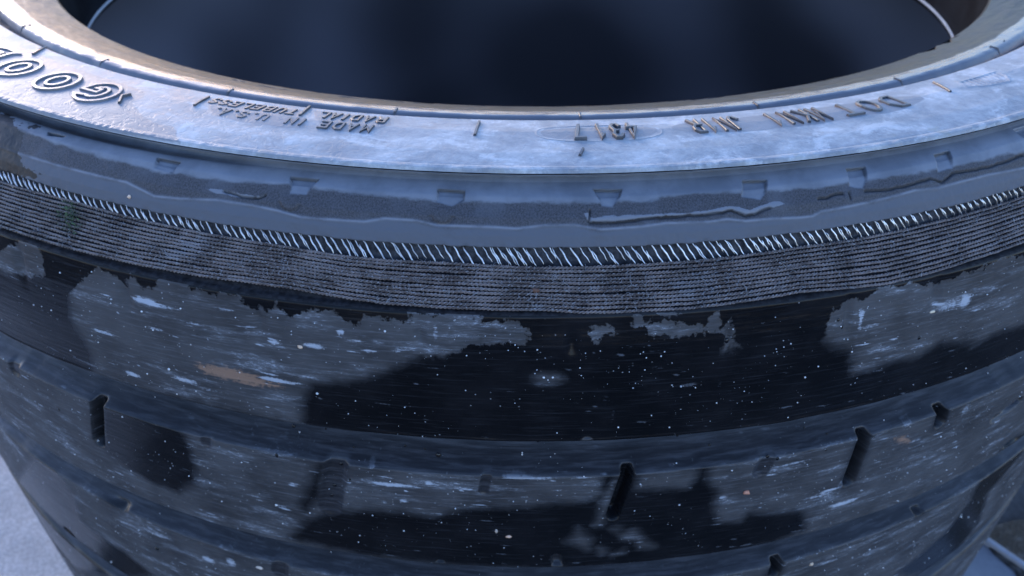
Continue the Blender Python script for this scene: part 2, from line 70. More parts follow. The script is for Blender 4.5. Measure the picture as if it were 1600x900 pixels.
# ------------------------------------------------------------------ materials
def rgb(c): return (c[0], c[1], c[2], 1)
class NT:
    def __init__(self, name):
        self.m = bpy.data.materials.new(name); self.m.use_nodes = True
        self.t = self.m.node_tree; self.b = self.t.nodes['Principled BSDF']
    def n(self, ty, **kw):
        x = self.t.nodes.new('ShaderNode' + ty)
        for k, v in kw.items(): setattr(x, k, v)
        return x
    def _in(self, sock, v):
        if v is None: return
        if hasattr(v, 'links') or isinstance(v, bpy.types.NodeSocket): self.t.links.new(v, sock)
        else: sock.default_value = v
    def math(self, op, a, b=None, c=None, clamp=False):
        x = self.n('Math', operation=op, use_clamp=clamp)
        self._in(x.inputs[0], a); self._in(x.inputs[1], b); self._in(x.inputs[2], c); return x.outputs[0]
    def mix(self, f, a, b):
        x = self.n('Mix', data_type='RGBA')
        self._in(x.inputs[0], f); self._in(x.inputs[6], a); self._in(x.inputs[7], b); return x.outputs[2]
    def mixf(self, f, a, b):
        x = self.n('Mix', data_type='FLOAT')
        self._in(x.inputs[0], f); self._in(x.inputs[2], a); self._in(x.inputs[3], b); return x.outputs[0]
    def attr(self, name, vec=False):
        x = self.n('Attribute', attribute_name=name); return x.outputs['Vector'] if vec else x.outputs['Fac']
    def noise(self, scale, detail=4, rough=.55, vec=None, stretch=None, dist=0.0):
        x = self.n('TexNoise'); x.inputs['Scale'].default_value = scale; x.inputs['Detail'].default_value = detail
        x.inputs['Roughness'].default_value = rough; x.inputs['Distortion'].default_value = dist
        if vec is None: vec = self.n('TexCoord').outputs['Object']
        if stretch:
            mp = self.n('Mapping'); mp.inputs['Scale'].default_value = stretch; self._in(mp.inputs[0], vec); vec = mp.outputs[0]
        self._in(x.inputs['Vector'], vec); return x.outputs['Fac']
    def ramp(self, f, a, b, lo=0., hi=1.):
        x = self.n('MapRange', interpolation_type='SMOOTHSTEP')
        self._in(x.inputs[0], f); self._in(x.inputs[1], a); self._in(x.inputs[2], b); self._in(x.inputs[3], lo); self._in(x.inputs[4], hi)
        return x.outputs[0]
    def bump(self, h, dist, strength=1., prev=None):
        x = self.n('Bump'); self._in(x.inputs['Strength'], strength); x.inputs['Distance'].default_value = dist
        self._in(x.inputs['Height'], h)
        if prev is not None: self._in(x.inputs['Normal'], prev)
        return x.outputs[0]
    def out(self, col=None, rough=None, normal=None, metal=None, spec=None):
        if col is not None: self._in(self.b.inputs['Base Color'], col)
        if rough is not None: self._in(self.b.inputs['Roughness'], rough)
        if normal is not None: self._in(self.b.inputs['Normal'], normal)
        if metal is not None: self._in(self.b.inputs['Metallic'], metal)
        if spec is not None: self._in(self.b.inputs['Specular IOR Level'], spec)
        return self.m

def mat_tread():
    t = NT('worn_tread_rubber'); tc = t.attr('tc', True)
    dry = t.attr('dry'); jag = t.attr('jag')
    n1 = t.math('SUBTRACT', t.noise(38, 5, .62, tc), .5); n2 = t.math('SUBTRACT', t.noise(240, 3, .6, tc), .5)
    e = t.math('ADD', t.math('MULTIPLY', n1, .030), t.math('MULTIPLY', n2, .010))
    e = t.math('MULTIPLY', e, jag)
    d = t.math('ADD', dry, e)
    soft = t.math('MULTIPLY', t.math('SUBTRACT', 1.10, jag), .0115)
    dryf = t.ramp(d, t.math('MULTIPLY', soft, -1.), soft)
    # small bare wet pinholes and dusty clouds
    cloud = t.noise(16, 4, .6, tc); fine = t.noise(500, 2, .5, tc)
    st = t.noise(1, 4, .65, tc, (22, 420, 1)); st2 = t.noise(1, 3, .6, tc, (60, 900, 1))
    base = t.mix(t.ramp(cloud, .3, .7), rgb((.028, .029, .034)), rgb((.062, .064, .072)))
    base = t.mix(t.math('MULTIPLY', t.ramp(st, .50, .74), .5), base, rgb((.13, .14, .165)))
    base = t.mix(t.math('MULTIPLY', t.ramp(st2, .60, .72), .30), base, rgb((.26, .28, .32)))
    hz = t.noise(1, 6, .72, tc, (11, 60, 1)); base = t.mix(t.math('MULTIPLY', t.ramp(hz, .50, .68), .62), base, rgb((.135, .148, .175)))
    hz2 = t.math('MULTIPLY', t.ramp(hz, .53, .68), t.ramp(t.noise(420, 4, .85, tc, (.30, 1, 1)), .50, .62)); base = t.mix(t.math('MULTIPLY', hz2, .75), base, rgb((.42, .47, .56)))
    sc = t.attr('scuff')
    scf = t.ramp(t.math('ADD', t.math('MULTIPLY', sc, .42), t.math('ADD', t.math('MULTIPLY', st2, .7), t.math('MULTIPLY', t.noise(300, 5, .75, tc), .75))), .90, 1.16)
    base = t.mix(t.math('MULTIPLY', scf, t.ramp(sc, .05, .6, 0, .85)), base, rgb((.42, .47, .56)))
    pit = t.math('MULTIPLY', t.ramp(t.noise(1, 4, .7, tc, (60, 240, 1)), .66, .72), .7); base = t.mix(pit, base, rgb((.012, .012, .015)))
    wetc = t.mix(t.ramp(cloud, .35, .75), rgb((.004, .0045, .006)), rgb((.009, .0095, .012)))
    wetc = t.mix(t.math('MULTIPLY', t.ramp(st, .5, .72), .6), wetc, rgb((.022, .024, .030)))
    wetc = t.mix(t.math('MULTIPLY', scf, .40), wetc, rgb((.18, .2, .24)))
    col = t.mix(dryf, wetc, base)
    stn = t.math('MULTIPLY', t.ramp(t.math('ADD', t.attr('stain'), t.math('ADD', t.math('MULTIPLY', n2, .012), t.math('MULTIPLY', t.math('SUBTRACT', st, .5), .016))), -.001, .004), .8)
    col = t.mix(stn, col, rgb((.30, .185, .13)))
    # pale dust specks
    vo = t.n('TexVoronoi', feature='F1'); vo.inputs['Scale'].default_value = 260; t._in(vo.inputs['Vector'], tc)
    vs = t.n('SeparateColor'); t._in(vs.inputs[0], vo.outputs['Color'])
    sp = t.math('MULTIPLY', t.ramp(vo.outputs['Distance'], .20, .12), t.ramp(vs.outputs[0], .74, .78))
    sp = t.math('MULTIPLY', sp, t.ramp(t.math('ADD', t.noise(22, 5, .7, tc), t.math('MULTIPLY', dryf, .10)), .52, .66))
    col = t.mix(t.math('MULTIPLY', sp, .8), col, rgb((.42, .45, .5)))
    rough = t.mixf(dryf, t.math('ADD', .16, t.math('MULTIPLY', cloud, .14)), t.math('ADD', .52, t.math('MULTIPLY', cloud, .2)))
    rough = t.mixf(stn, rough, .6)
    b = t.bump(t.noise(420, 4, .65, tc), .00005 , .45)
    b = t.bump(st, .00012, .4, b)
    b = t.bump(dryf, .00005, .5, b)
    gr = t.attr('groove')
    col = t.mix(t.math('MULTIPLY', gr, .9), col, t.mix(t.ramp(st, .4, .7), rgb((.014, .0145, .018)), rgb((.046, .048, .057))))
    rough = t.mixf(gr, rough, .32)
    spec = t.mixf(dryf, .18, .42); spec = t.mixf(gr, spec, .40)
    return t.out(col, rough, b, None, spec)

def mat_sidewall():
    t = NT('sidewall_rubber'); tc = t.attr('tc', True); cl = t.attr('clean')
    big = t.noise(15, 7, .72, tc, None, .3); mid = t.noise(34, 5, .6, tc, (.6, 1, 1), .8); fine = t.noise(260, 3, .6, tc)
    clf = t.ramp(t.math('ADD', cl, t.math('MULTIPLY', t.math('SUBTRACT', mid, .5), .014)), -.0012, .0012)
    dust = t.ramp(t.math('ADD', t.math('ADD', big, t.math('MULTIPLY', mid, .6)), t.math('MULTIPLY', t.noise(110, 5, .8, tc), .35)), .76, 1.22)
    col = t.mix(dust, rgb((.22, .235, .26)), rgb((.46, .475, .49)))
    col = t.mix(t.math('MULTIPLY', t.ramp(t.math('ADD', mid, t.math('MULTIPLY', t.noise(140, 4, .8, tc), .55)), .80, .94), .45), col, rgb((.62, .64, .66)))
    col = t.mix(t.ramp(t.noise(1, 4, .6, tc, (30, 30, 1)), .60, .74, 0, .35), col, rgb((.27, .26, .20)))
    col = t.mix(t.math('MULTIPLY', clf, .85), col, rgb((.19, .20, .225)))
    rough = t.mixf(clf, t.math('ADD', .46, t.math('MULTIPLY', dust, .2)), t.math('ADD', .44, t.math('MULTIPLY', big, .1)))
    b = t.bump(t.noise(320, 5, .7, tc), .00004, .45)
    b = t.bump(mid, .0006, .12, b)
    b = t.bump(t.ramp(t.noise(1, 3, .6, tc, (70, 70, 1), 1.5), .44, .5), .00018, .25, b)
    return t.out(col, rough, b, None, .30)

def mat_bead():
    t = NT('bead_rubber'); tc = t.attr('tc', True); wn_ = t.attr('worn')
    n = t.noise(60, 5, .65, tc, (.35, 1, 1)); f = t.noise(700, 3, .6, tc); m = t.noise(14, 4, .6, tc)
    wf = t.ramp(t.math('ADD', wn_, t.math('MULTIPLY', t.math('SUBTRACT', n, .5), .014)), -.002, .002)
    worn = t.mix(t.ramp(n, .35, .7), rgb((.008, .0085, .011)), rgb((.036, .037, .044)))
    worn = t.mix(t.math('MULTIPLY', t.ramp(f, .62, .72), .5), worn, rgb((.3, .29, .29)))
    col = t.mix(wf, rgb((.11, .12, .145)), worn)
    rough = t.mixf(wf, .26, t.math('ADD', .27, t.math('MULTIPLY', n, .22)))
    b = t.bump(f, .00006, .35)
    b = t.bump(n, .0003, .12, b)
    return t.out(col, rough, b, None, t.mixf(wf, .5, .10))

def mat_shoulder():
    t = NT('buffed_shoulder_rubber'); tc = t.attr('tc', True)
    sm = t.attr('smooth'); sk = t.attr('streak'); rg = t.noise(650, 4, .75, tc); m = t.noise(26, 5, .6, tc); mm = t.noise(90, 4, .6, tc, (.5, 1, 1))
    smf = t.ramp(t.math('ADD', sm, t.math('MULTIPLY', t.math('SUBTRACT', mm, .5), .008)), -.0016, .0016)
    rc = t.mix(t.ramp(rg, .30, .70), rgb((.028, .028, .033)), rgb((.082, .081, .092)))
    rc = t.mix(t.ramp(t.math('ADD', m, t.math('MULTIPLY', t.attr('low'), .5)), .45, .9), rc, rgb((.098, .107, .130)))
    sc = t.mix(t.ramp(m, .35, .65), rgb((.130, .144, .172)), rgb((.185, .203, .238)))
    col = t.mix(smf, rc, sc)
    skf = t.ramp(t.math('ADD', sk, t.math('MULTIPLY', t.math('SUBTRACT', t.noise(200, 4, .7, tc, (.6, 1, 1)), .5), .005)), -.0004, .0006)
    col = t.mix(t.math('MULTIPLY', skf, .75), col, rgb((.21, .225, .26)))
    wv = t.attr('wave')
    col = t.mix(t.math('MULTIPLY', wv, t.ramp(mm, .3, .6, .3, .9)), col, rgb((.22, .23, .26)))
    bl = t.ramp(t.math('ADD', t.attr('blotch'), t.math('MULTIPLY', t.math('SUBTRACT', mm, .5), 1.6)), .52, .56)
    col = t.mix(bl, col, rgb((.012, .013, .017)))
    col = t.mix(t.math('MULTIPLY', t.attr('crack_and_shade'), .9), col, rgb((.012, .012, .014)))  # real cracks, plus shade painted into the notch edges
    rough = t.mixf(smf, .62, .42); rough = t.mixf(skf, rough, .42); rough = t.mixf(bl, rough, .5)
    b = t.bump(rg, .00012, t.mixf(smf, .35, .05))
    b2 = t.bump(m, .0009, .3, b)
    return t.out(col, rough, b2, None, .38)

def mat_plain(name, c, rough=.5, nscale=60, c2=None, bump=.0002, metal=0., stretch=None, spec=None, detail=5):
    t = NT(name); n = t.noise(nscale, detail, .62, None, stretch)
    col = t.mix(t.ramp(n, .32, .68), rgb(c), rgb(c2 or [x * 1.7 for x in c]))
    return t.out(col, t.math('ADD', rough - .06, t.math('MULTIPLY', n, .12)), t.bump(t.noise(nscale * 6, 4, .65), bump, .4), metal, spec)

def mat_cord():
    t = NT('dirty_nylon_cord'); tc = t.n('TexCoord').outputs['Object']
    n = t.noise(120, 5, .65, tc); f = t.noise(1500, 3, .6, tc); g = t.noise(35, 4, .6, tc)
    c = t.mix(t.ramp(n, .35, .65), rgb((.066, .050, .046)), rgb((.190, .155, .146)))
    c = t.mix(t.ramp(f, .48, .7, 0, .7), c, rgb((.30, .30, .32)))
    c = t.mix(t.ramp(g, .60, .70, 0, .45), c, rgb((.30, .32, .36)))
    c = t.mix(t.ramp(g, .42, .34, 0, .6), c, rgb((.030, .031, .036)))
    return t.out(c, .6, t.bump(f, .0002, .5))

M_TREAD = mat_tread(); M_SIDE = mat_sidewall(); M_BEAD = mat_bead(); M_SHO = mat_shoulder(); M_CORD = mat_cord()
M_LETTER = mat_plain('raised_letter_rubber', (.045, .046, .054), .40, 160, (.085, .088, .10), .0001)
def mat_belt():
    t = NT('torn_belt_rubber'); tc = t.attr('tc', True); sx = t.n('SeparateXYZ'); t._in(sx.inputs[0], tc)
    n = t.noise(170, 5, .7, tc); bed = t.ramp(sx.outputs[1], .300, .306, 1, 0)
    c = t.mix(t.ramp(n, .35, .7), rgb((.007, .007, .009)), rgb((.026, .027, .032)))
    c = t.mix(bed, c, t.mix(t.ramp(n, .3, .7), rgb((.020, .021, .026)), rgb((.075, .079, .092))))
    return t.out(c, .65, t.bump(n, .0006, .5), None, .12)
M_BIGL = mat_plain('outlined_letter_rubber', (.095, .10, .118), .36, 160, (.15, .158, .18), .0001)
M_BELT = mat_belt()
M_LINER = mat_plain('inner_liner_rubber', (.055, .051, .058), .32, 4.2, (.27, .25, .28), .0001, detail=1.2)
M_TOE = mat_plain('bead_toe_rubber', (.006, .006, .008), .8, 40, (.012, .013, .016), .0002, spec=.03)
M_STEEL = mat_plain('bright_steel_wire', (.45, .46, .49), .34, 420, (.86, .88, .91), .0002, 1.0)
M_GRIT = mat_plain('white_grit', (.34, .37, .42), .45, 260, (.80, .82, .84), .0001)
M_DROP = mat_plain('water_drop', (.004, .005, .007), .08, 300, (.006, .007, .01), .00001)

# ------------------------------------------------------------------ mesh helpers
def link(name, verts, faces, mat, parent=None, smooth=True):
    me = bpy.data.meshes.new(name); verts = np.asarray(verts, np.float32) * SC
    me.vertices.add(len(verts)); me.vertices.foreach_set('co', verts.ravel())
    if isinstance(faces, np.ndarray):
        nf, k = faces.shape; me.loops.add(nf * k); me.loops.foreach_set('vertex_index', faces.ravel().astype(np.int32))
        me.polygons.add(nf); me.polygons.foreach_set('loop_start', (np.arange(nf) * k).astype(np.int32))
    else:
        tot = [len(f) for f in faces]; fl = [i for f in faces for i in f]
        me.loops.add(len(fl)); me.loops.foreach_set('vertex_index', fl)
        me.polygons.add(len(faces)); me.polygons.foreach_set('loop_start', np.concatenate([[0], np.cumsum(tot)[:-1]]).astype(np.int32))
    me.update(calc_edges=True)
    me.polygons.foreach_set('use_smooth', np.full(len(me.polygons), smooth))
    me.materials.append(mat)
    ob = bpy.data.objects.new(name, me); scene.collection.objects.link(ob)
    if parent: ob.parent = parent
    return ob
def tag(o, label=None, cat=None, group=None, kind=None):
    for k, v in (('label', label), ('category', cat), ('group', group), ('kind', kind)):
        if v: o[k] = v
    return o
def setattr_(ob, name, arr):
    a = ob.data.attributes.new(name, 'FLOAT_VECTOR' if arr.ndim == 2 else 'FLOAT', 'POINT')
    a.data.foreach_set('vector' if arr.ndim == 2 else 'value', np.ascontiguousarray(arr, np.float32).ravel())
def grid_faces(nr, nc, wrap):
    i = np.arange(nr - 1)[:, None]; j = np.arange(nc if wrap else nc - 1)[None]; j2 = (j + 1) % nc
    a = i * nc + j; b = i * nc + j2; c = (i + 1) * nc + j2; d = (i + 1) * nc + j
    return np.stack([a, d, c, b], -1).reshape(-1, 4)
TH = np.concatenate([np.arange(-62, 62, .05), np.arange(62, 298, 1.0)])
TH_MED = np.concatenate([np.arange(-70, 70, .12), np.arange(70, 290, 1.0)])
def skin(name, s, th, height, mat, parent, attrs=None, calm=None):
    T, SS = np.meshgrid(th, s); H = height(T, SS) if height else 0 * T
    V = surf(T, SS, H).reshape(-1, 3)
    ob = link(name, V, grid_faces(len(s), len(th), True), mat, parent)
    Tw = (T + 180) % 360 - 180
    setattr_(ob, 'tc', np.stack([np.radians(Tw), SS, 0 * SS], -1).reshape(-1, 3))
    for k, v in (attrs or {}).items(): setattr_(ob, k, np.asarray(v(Tw, SS), np.float32).ravel())
    return ob
def revolve(name, pts, n, mat, parent):
    pts = np.array(pts); th = np.linspace(0, 2 * np.pi, n, endpoint=False)
    V = np.stack([pts[:, 0][:, None] * np.sin(th), -pts[:, 0][:, None] * np.cos(th), pts[:, 1][:, None] + 0 * th], -1).reshape(-1, 3)
    ob = link(name, V, grid_faces(len(pts), n, True), mat, parent)
    T, P = np.meshgrid((th + np.pi) % (2 * np.pi) - np.pi, np.concatenate([[0], np.cumsum(np.hypot(*np.diff(pts, axis=0).T))]))
    setattr_(ob, 'tc', np.stack([T, P, 0 * P], -1).reshape(-1, 3)); return ob
K = math.pi / 180
def sdf(poly, T, SS, cut=.03):
    """signed distance (+ inside) to a polygon given in (theta deg, s)"""
    out = np.full(T.shape, -cut, np.float32); P = np.array(poly, float) * [K, 1]
    m = (T * K > P[:, 0].min() - cut) & (T * K < P[:, 0].max() + cut) & (SS > P[:, 1].min() - cut) & (SS < P[:, 1].max() + cut)
    x = T[m] * K; y = SS[m]
    if not len(x): return out
    d = np.full(x.shape, 1e9); ins = np.zeros(x.shape, bool)
    for i in range(len(P)):
        a = P[i]; b = P[(i + 1) % len(P)]; e = b - a; l = e @ e + 1e-12
        t = np.clip(((x - a[0]) * e[0] + (y - a[1]) * e[1]) / l, 0, 1)
        d = np.minimum(d, (x - a[0] - t * e[0]) ** 2 + (y - a[1] - t * e[1]) ** 2)
        c = ((a[1] > y) != (b[1] > y)); ins ^= c & (x < (b[0] - a[0]) * (y - a[1]) / (b[1] - a[1] + 1e-12) + a[0])
    d = np.sqrt(d); out[m] = np.clip(np.where(ins, d, -d), -cut, cut); return out
def pdist(line, T, SS, cut=.02):
    """distance to an open polyline"""
    out = np.full(T.shape, cut, np.float32); P = np.array(line, float) * [K, 1]
    m = (T * K > P[:, 0].min() - cut) & (T * K < P[:, 0].max() + cut) & (SS > P[:, 1].min() - cut) & (SS < P[:, 1].max() + cut)
    x = T[m] * K; y = SS[m]; d = np.full(x.shape, cut * cut)
    for i in range(len(P) - 1):
        a = P[i]; e = P[i + 1] - a; l = e @ e + 1e-12
        t = np.clip(((x - a[0]) * e[0] + (y - a[1]) * e[1]) / l, 0, 1)
        d = np.minimum(d, (x - a[0] - t * e[0]) ** 2 + (y - a[1] - t * e[1]) ** 2)
    out[m] = np.sqrt(d); return out
def sst(x, a, b):
    t = np.clip((x - a) / (b - a), 0, 1); return t * t * (3 - 2 * t)
def vnoise(x, y, seed=0):
    xi = np.floor(x).astype(np.int64); yi = np.floor(y).astype(np.int64); fx = x - xi; fy = y - yi
    fx = fx * fx * (3 - 2 * fx); fy = fy * fy * (3 - 2 * fy)
    def hsh(a, b):
        n = (a * 374761393 + b * 668265263 + seed * 974711) & 0x7fffffff
        n = ((n ^ (n >> 13)) * 1274126177) & 0x7fffffff
        return ((n ^ (n >> 16)) & 0xffff) / 65535.
    return (hsh(xi, yi) * (1 - fx) + hsh(xi + 1, yi) * fx) * (1 - fy) + (hsh(xi, yi + 1) * (1 - fx) + hsh(xi + 1, yi + 1) * fx) * fy - .5
def fbm(x, y, seed=0, o=4):
    s = 0; a = 1
    for i in range(o): s = s + a * vnoise(x, y, seed + i); x = x * 2.03 + 7; y = y * 2.03 + 3; a *= .5
    return s

# ------------------------------------------------------------------ the setting
def ground():
    t = NT('frosty_concrete'); n = t.noise(30, 6, .6); f = t.noise(700, 4, .75); b = t.noise(5, 3, .5)
    c = t.mix(t.ramp(n, .3, .7), rgb((.46, .47, .49)), rgb((.64, .65, .67)))
    c = t.mix(t.ramp(b, .50, .62, 0, .7), c, rgb((.24, .25, .28)))
    c = t.mix(t.ramp(f, .42, .62, .55, 0), c, rgb((.20, .21, .23)))
    t.out(c, .8, t.bump(f, .0012, .8, t.bump(n, .004, .3)))
    n_ = 60; g = np.linspace(-1, 1, n_); g = np.sign(g) * np.abs(g) ** 3 * 120
    X, Y = np.meshgrid(g, g); V = np.stack([X, Y, np.full_like(X, -.745)], -1).reshape(-1, 3)
    f = grid_faces(n_, n_, False)[:, ::-1]
    tag(link('ground', V, np.ascontiguousarray(f), mat_plain('low_bounce_asphalt', (.030, .031, .034), .8, 200, (.075, .076, .082), .003)), kind='structure')  # unseen ground kept dark so less light bounces onto the tread
    def sheet(name, cx, cy, rx, ry, z, m, seed, amp=.10):
        pts = []
        for k in range(90):
            a = k / 90 * 2 * math.pi; r = 1 + amp * math.sin(3 * a + seed) + amp * .5 * math.sin(7 * a + seed * 2) + random.uniform(-.012, .012)
            pts.append((cx + rx * r * math.cos(a), cy + ry * r * math.sin(a), z))
        V = pts + [(x, y, z - .0115) for x, y, z in pts]; N = len(pts)
        F = [list(range(N))] + [[i, i + N, (i + 1) % N + N, (i + 1) % N] for i in range(N)]
        tag(link(name, V, F, m, smooth=False), kind='structure')
    sheet('pavement', -1.75, -.35, 1.02, 1.25, -.7335, t.m, 1.)
    sheet('pavement', 1.95, .75, .95, 1.30, -.7335, t.m, 2.2)
    t = NT('dark_wet_gravel'); n = t.noise(110, 5, .7); v = t.n('TexVoronoi'); v.inputs['Scale'].default_value = 150
    c = t.mix(t.ramp(n, .45, .7), rgb((.010, .010, .011)), rgb((.16, .15, .15)))
    t.out(c, .6, t.bump(v.outputs['Distance'], .004, .8))
    sheet('gravel', 1.10, -.64, .26, .155, -.7318, t.m, 1.3, .12)
ground()

def box_verts(o, ex, ey, x0, x1, y0, y1, z0, z1, bev=.003):
    V = []; F = []
    def P(x, y, z): return (o[0] + ex[0] * x + ey[0] * y, o[1] + ex[1] * x + ey[1] * y, z)
    rings = [(0, z0), (0, z1 - bev), (bev * .3, z1 - bev * .3), (bev, z1)]
    for d, z in rings: V += [P(x0 + d, y0 + d, z), P(x1 - d, y0 + d, z), P(x1 - d, y1 - d, z), P(x0 + d, y1 - d, z)]
    for k in range(3):
        for i in range(4): F.append([k * 4 + i, k * 4 + (i + 1) % 4, k * 4 + 4 + (i + 1) % 4, k * 4 + 4 + i])
    F.append([12, 13, 14, 15]); F.append([3, 2, 1, 0]); return V, F
def plate():
    m = mat_plain('grey_painted_plate', (.16, .17, .20), .55, 40, (.24, .25, .28), .0004)
    e = bpy.data.objects.new('rimmed_plate', None); scene.collection.objects.link(e)
    tag(e, 'blue grey plate with a narrow raised rim lying on the ground at lower right', 'plate')
    o = (.846, -.530); ex = (.615, -.788); ey = (-.788, -.615)
    V, F = box_verts(o, ex, ey, 0, .7, .012, .45, -.7445, -.736); link('panel', V, F, m, e, False)
    V, F = box_verts(o, ex, ey, 0, .7, 0, .0115, -.7445, -.724); link('rim', V, F, mat_plain('plate_rim', (.26, .27, .31), .45, 90, (.34, .35, .39), .0002), e, False)
plate()

# ------------------------------------------------------------------ the tyre
TY = bpy.data.objects.new('worn_tyre', None); scene.collection.objects.link(TY)
tag(TY, 'worn out black car tyre lying on its side with cords showing through its shoulder', 'tyre')

def d_interp(key):
    a = sorted(map(tuple, D[key])); x = np.array([q[0] for q in a]); y = np.array([q[1] for q in a])
    return lambda T: np.interp(T, x, y)
dtop = lambda T: sD + .0005 + 0 * T
d2f = d_interp('d2'); ef = d_interp('e'); smf = d_interp('smooth')

# bead
def h_bead(T, SS):
    Tw = (T + 180) % 360 - 180
    h = .0006 * fbm(np.radians(Tw) * 40, SS * 120, 3)
    h = h * sst(SS, 0, .01)
    cut = ((Tw > 38.4) & (Tw < 45.0)); e = .011 + .004 * np.sin(Tw * 2.1)
    h = h - cut * .012 * (1 - sst(SS, e * .7, e))
    for a, b, s0 in ((-20.5, -17.5, .026), (-14, -11.8, .016), (-11, -8.6, .011), (-8.2, -6.4, .009), (13.5, 16.5, .008), (-23.5, -22, .016)):
        q = np.exp(-(((Tw - (a + b) / 2) / ((b - a) * .42)) ** 6) - (((SS - s0 - .0012 * np.sin(Tw * 3)) / .0022) ** 2)); h = h - .003 * q
    return h
sb = np.concatenate([np.arange(0, .06, .0012), np.arange(.06, S[8] + .004, .0012)])
skin('bead', sb, TH_MED, h_bead, M_BEAD, TY, {'worn': lambda T, s: .058 - s})
revolve('bead_toe', [(.7185, .052), (.7155, .056), (.7140, .060), (.7138, .063), (.7150, .066), (.7172, .069), (.7180, .074), (.7195, .10), (.7215, .150), (.7225, .1702)], 720, M_TOE, TY)
revolve('toe_edge', [(.7142, .0595), (.7128, .0605), (.7122, .0620), (.7126, .0637), (.7139, .0645)], 720, mat_plain('pale_toe_edge', (.30, .31, .34), .4, 60, (.42, .43, .46), .0001), TY)

# sidewall
def h_side(T, SS):
    Tw = (T + 180) % 360 - 180; th = np.radians(Tw)
    h = .0007 * fbm(th * 12, SS * 18, 21, 2) * sst(SS, sB2, sB2 + .012) * (1 - sst(SS, sC - .014, sC - .008))
    h = h + .00008 * fbm(th * 90, SS * 110, 5, 3) * sst(SS, sB2, sB2 + .01)
    rag = fbm(th * 130, SS * 10, 9, 4)
    h = h + .0012 * rag * np.exp(-((SS - (sC - .0035)) / .003) ** 2)
    for q in D['plate']: h = h + .0003 * sst(sdf(q, Tw, SS), -.003, .003)
    # worn emblem
    sdv = sdf(D['emblem'], Tw, SS); h = h + .0006 * sst(sdv, -.001, .001) - .0009 * sst(sdv, .0012, .003) * (.7 + .9 * (np.sin(th * 900 + SS * 300) > 0))
    d = np.abs(sdf([(q[0], q[1]) for q in ELL], Tw, SS)) ; h = h + .0003 * np.exp(-(d / .0012) ** 2)
    return h
def ell(c0, c1, s0, s1, n=28, p=2.6):
    o = []
    for k in range(n):
        a = k / n * 2 * math.pi; ca, sa = math.cos(a), math.sin(a)
        o.append(((c0 + c1) / 2 + (c1 - c0) / 2 * math.copysign(abs(ca) ** (2 / p), ca), (s0 + s1) / 2 + (s1 - s0) / 2 * math.copysign(abs(sa) ** (2 / p), sa)))
    return o
ELL = ell(1.0, 8.0, .1385, .1735)
ss_ = np.arange(S[8] + .002, sC + .0008, .0011)
skin('sidewall', ss_, TH, h_side, M_SIDE, TY, {'clean': lambda T, s: np.maximum(np.maximum(sdf(D['clean'], T, s), np.maximum(sdf(D['plate'][0], T, s), sdf(D['plate'][1], T, s))), np.maximum(sdf(ell(8.6, 25.2, .137, .172), T, s), sdf(ELL, T, s) - .004))})

# shoulder
def h_sho(T, SS):
    Tw = (T + 180) % 360 - 180; th = np.radians(Tw)
    rough = sst(SS - smf(Tw), -.002, .002)
    h = .00022 * fbm(th * 330, SS * 380, 31, 3) * rough + .0007 * fbm(th * 30, SS * 60, 33, 3)
    h = h - .0004 * rough
    wl_ = d_interp('wave')(Tw); h = h + .0005 * np.exp(-((SS - wl_) / .0011) ** 2) + .0005 * sst(SS, wl_ - .001, wl_ + .001)
    for q in D['notch']:
        s0 = min(p_[1] for p_ in q); s1 = max(p_[1] for p_ in q)
        v = sdf(q, Tw, SS, .01); h = h - .0030 * sst(v, -.0003, .0006) * (1 - .85 * sst(SS, s0 + .003, s1 + .001))
    for k in range(60):                                    # the same notches carry on round the tyre out of view
        c = 28.6 + 7.1 * k
        if c > 322: break
        cw = (c + 180) % 360 - 180
        v = sdf([(cw - .6, .244), (cw + .6, .244), (cw + .4, .259), (cw - .6, .258)], Tw, SS, .01); h = h - .0035 * sst(v, -.0004, .0009) * (1 - sst(SS, .246, .26))
    for t0, s0 in D['lump']:
        r_ = np.hypot((Tw - t0) * K, (SS - s0) * 1.5); h = h + .0008 * sst(r_, .011, .006) - .0015 * np.exp(-((r_ - .009) / .0015) ** 2) * (SS > s0)
    for q in D['crack_and_shade']:
        v = pdist(q, Tw, SS + .0008 * fbm(th * 180, SS * 30, 4, 2)); h = h - .0022 * np.exp(-(v / .0008) ** 2)
    v = np.maximum(sdf(D['streak'], Tw, SS, .01), sdf(D['streak2'], Tw, SS, .01)); h = h + .0003 * sst(v, -.0012, .001)
    h = h + .0012 * (fbm(th * 170, SS * 8, 71, 3)) * np.exp(-((SS - sD) / .002) ** 2)
    return h * sst(SS, sC + .003, sU + .003) - .015 * sst(-Tw, 10, 24) * np.exp(-((SS - sU - .001) / .0042) ** 2)
def crack_notch_shade(T, s):
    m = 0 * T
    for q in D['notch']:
        s0 = min(p_[1] for p_ in q); v = sdf(q, T, s, .01); e_ = np.exp(-((v - .0003) / .0008) ** 2); m = np.maximum(m, .9 * e_ * np.maximum(1 - sst(s, s0 + .0020, s0 + .0032), .7 * sst(T, np.mean([z_[0] for z_ in q]) + .3, np.mean([z_[0] for z_ in q]) + .45)))  # recess shade painted along each notch's top and right edges
    for q in D['crack_and_shade']: m = np.maximum(m, np.exp(-(pdist(q, T, s + .0008 * fbm(np.radians(T) * 180, s * 30, 4, 2)) / .0009) ** 2))
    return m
sh = np.concatenate([np.arange(sC + .0008, sU, .0007), np.arange(sU, .252, .0005), np.arange(.252, sD + .0012, .0007)])
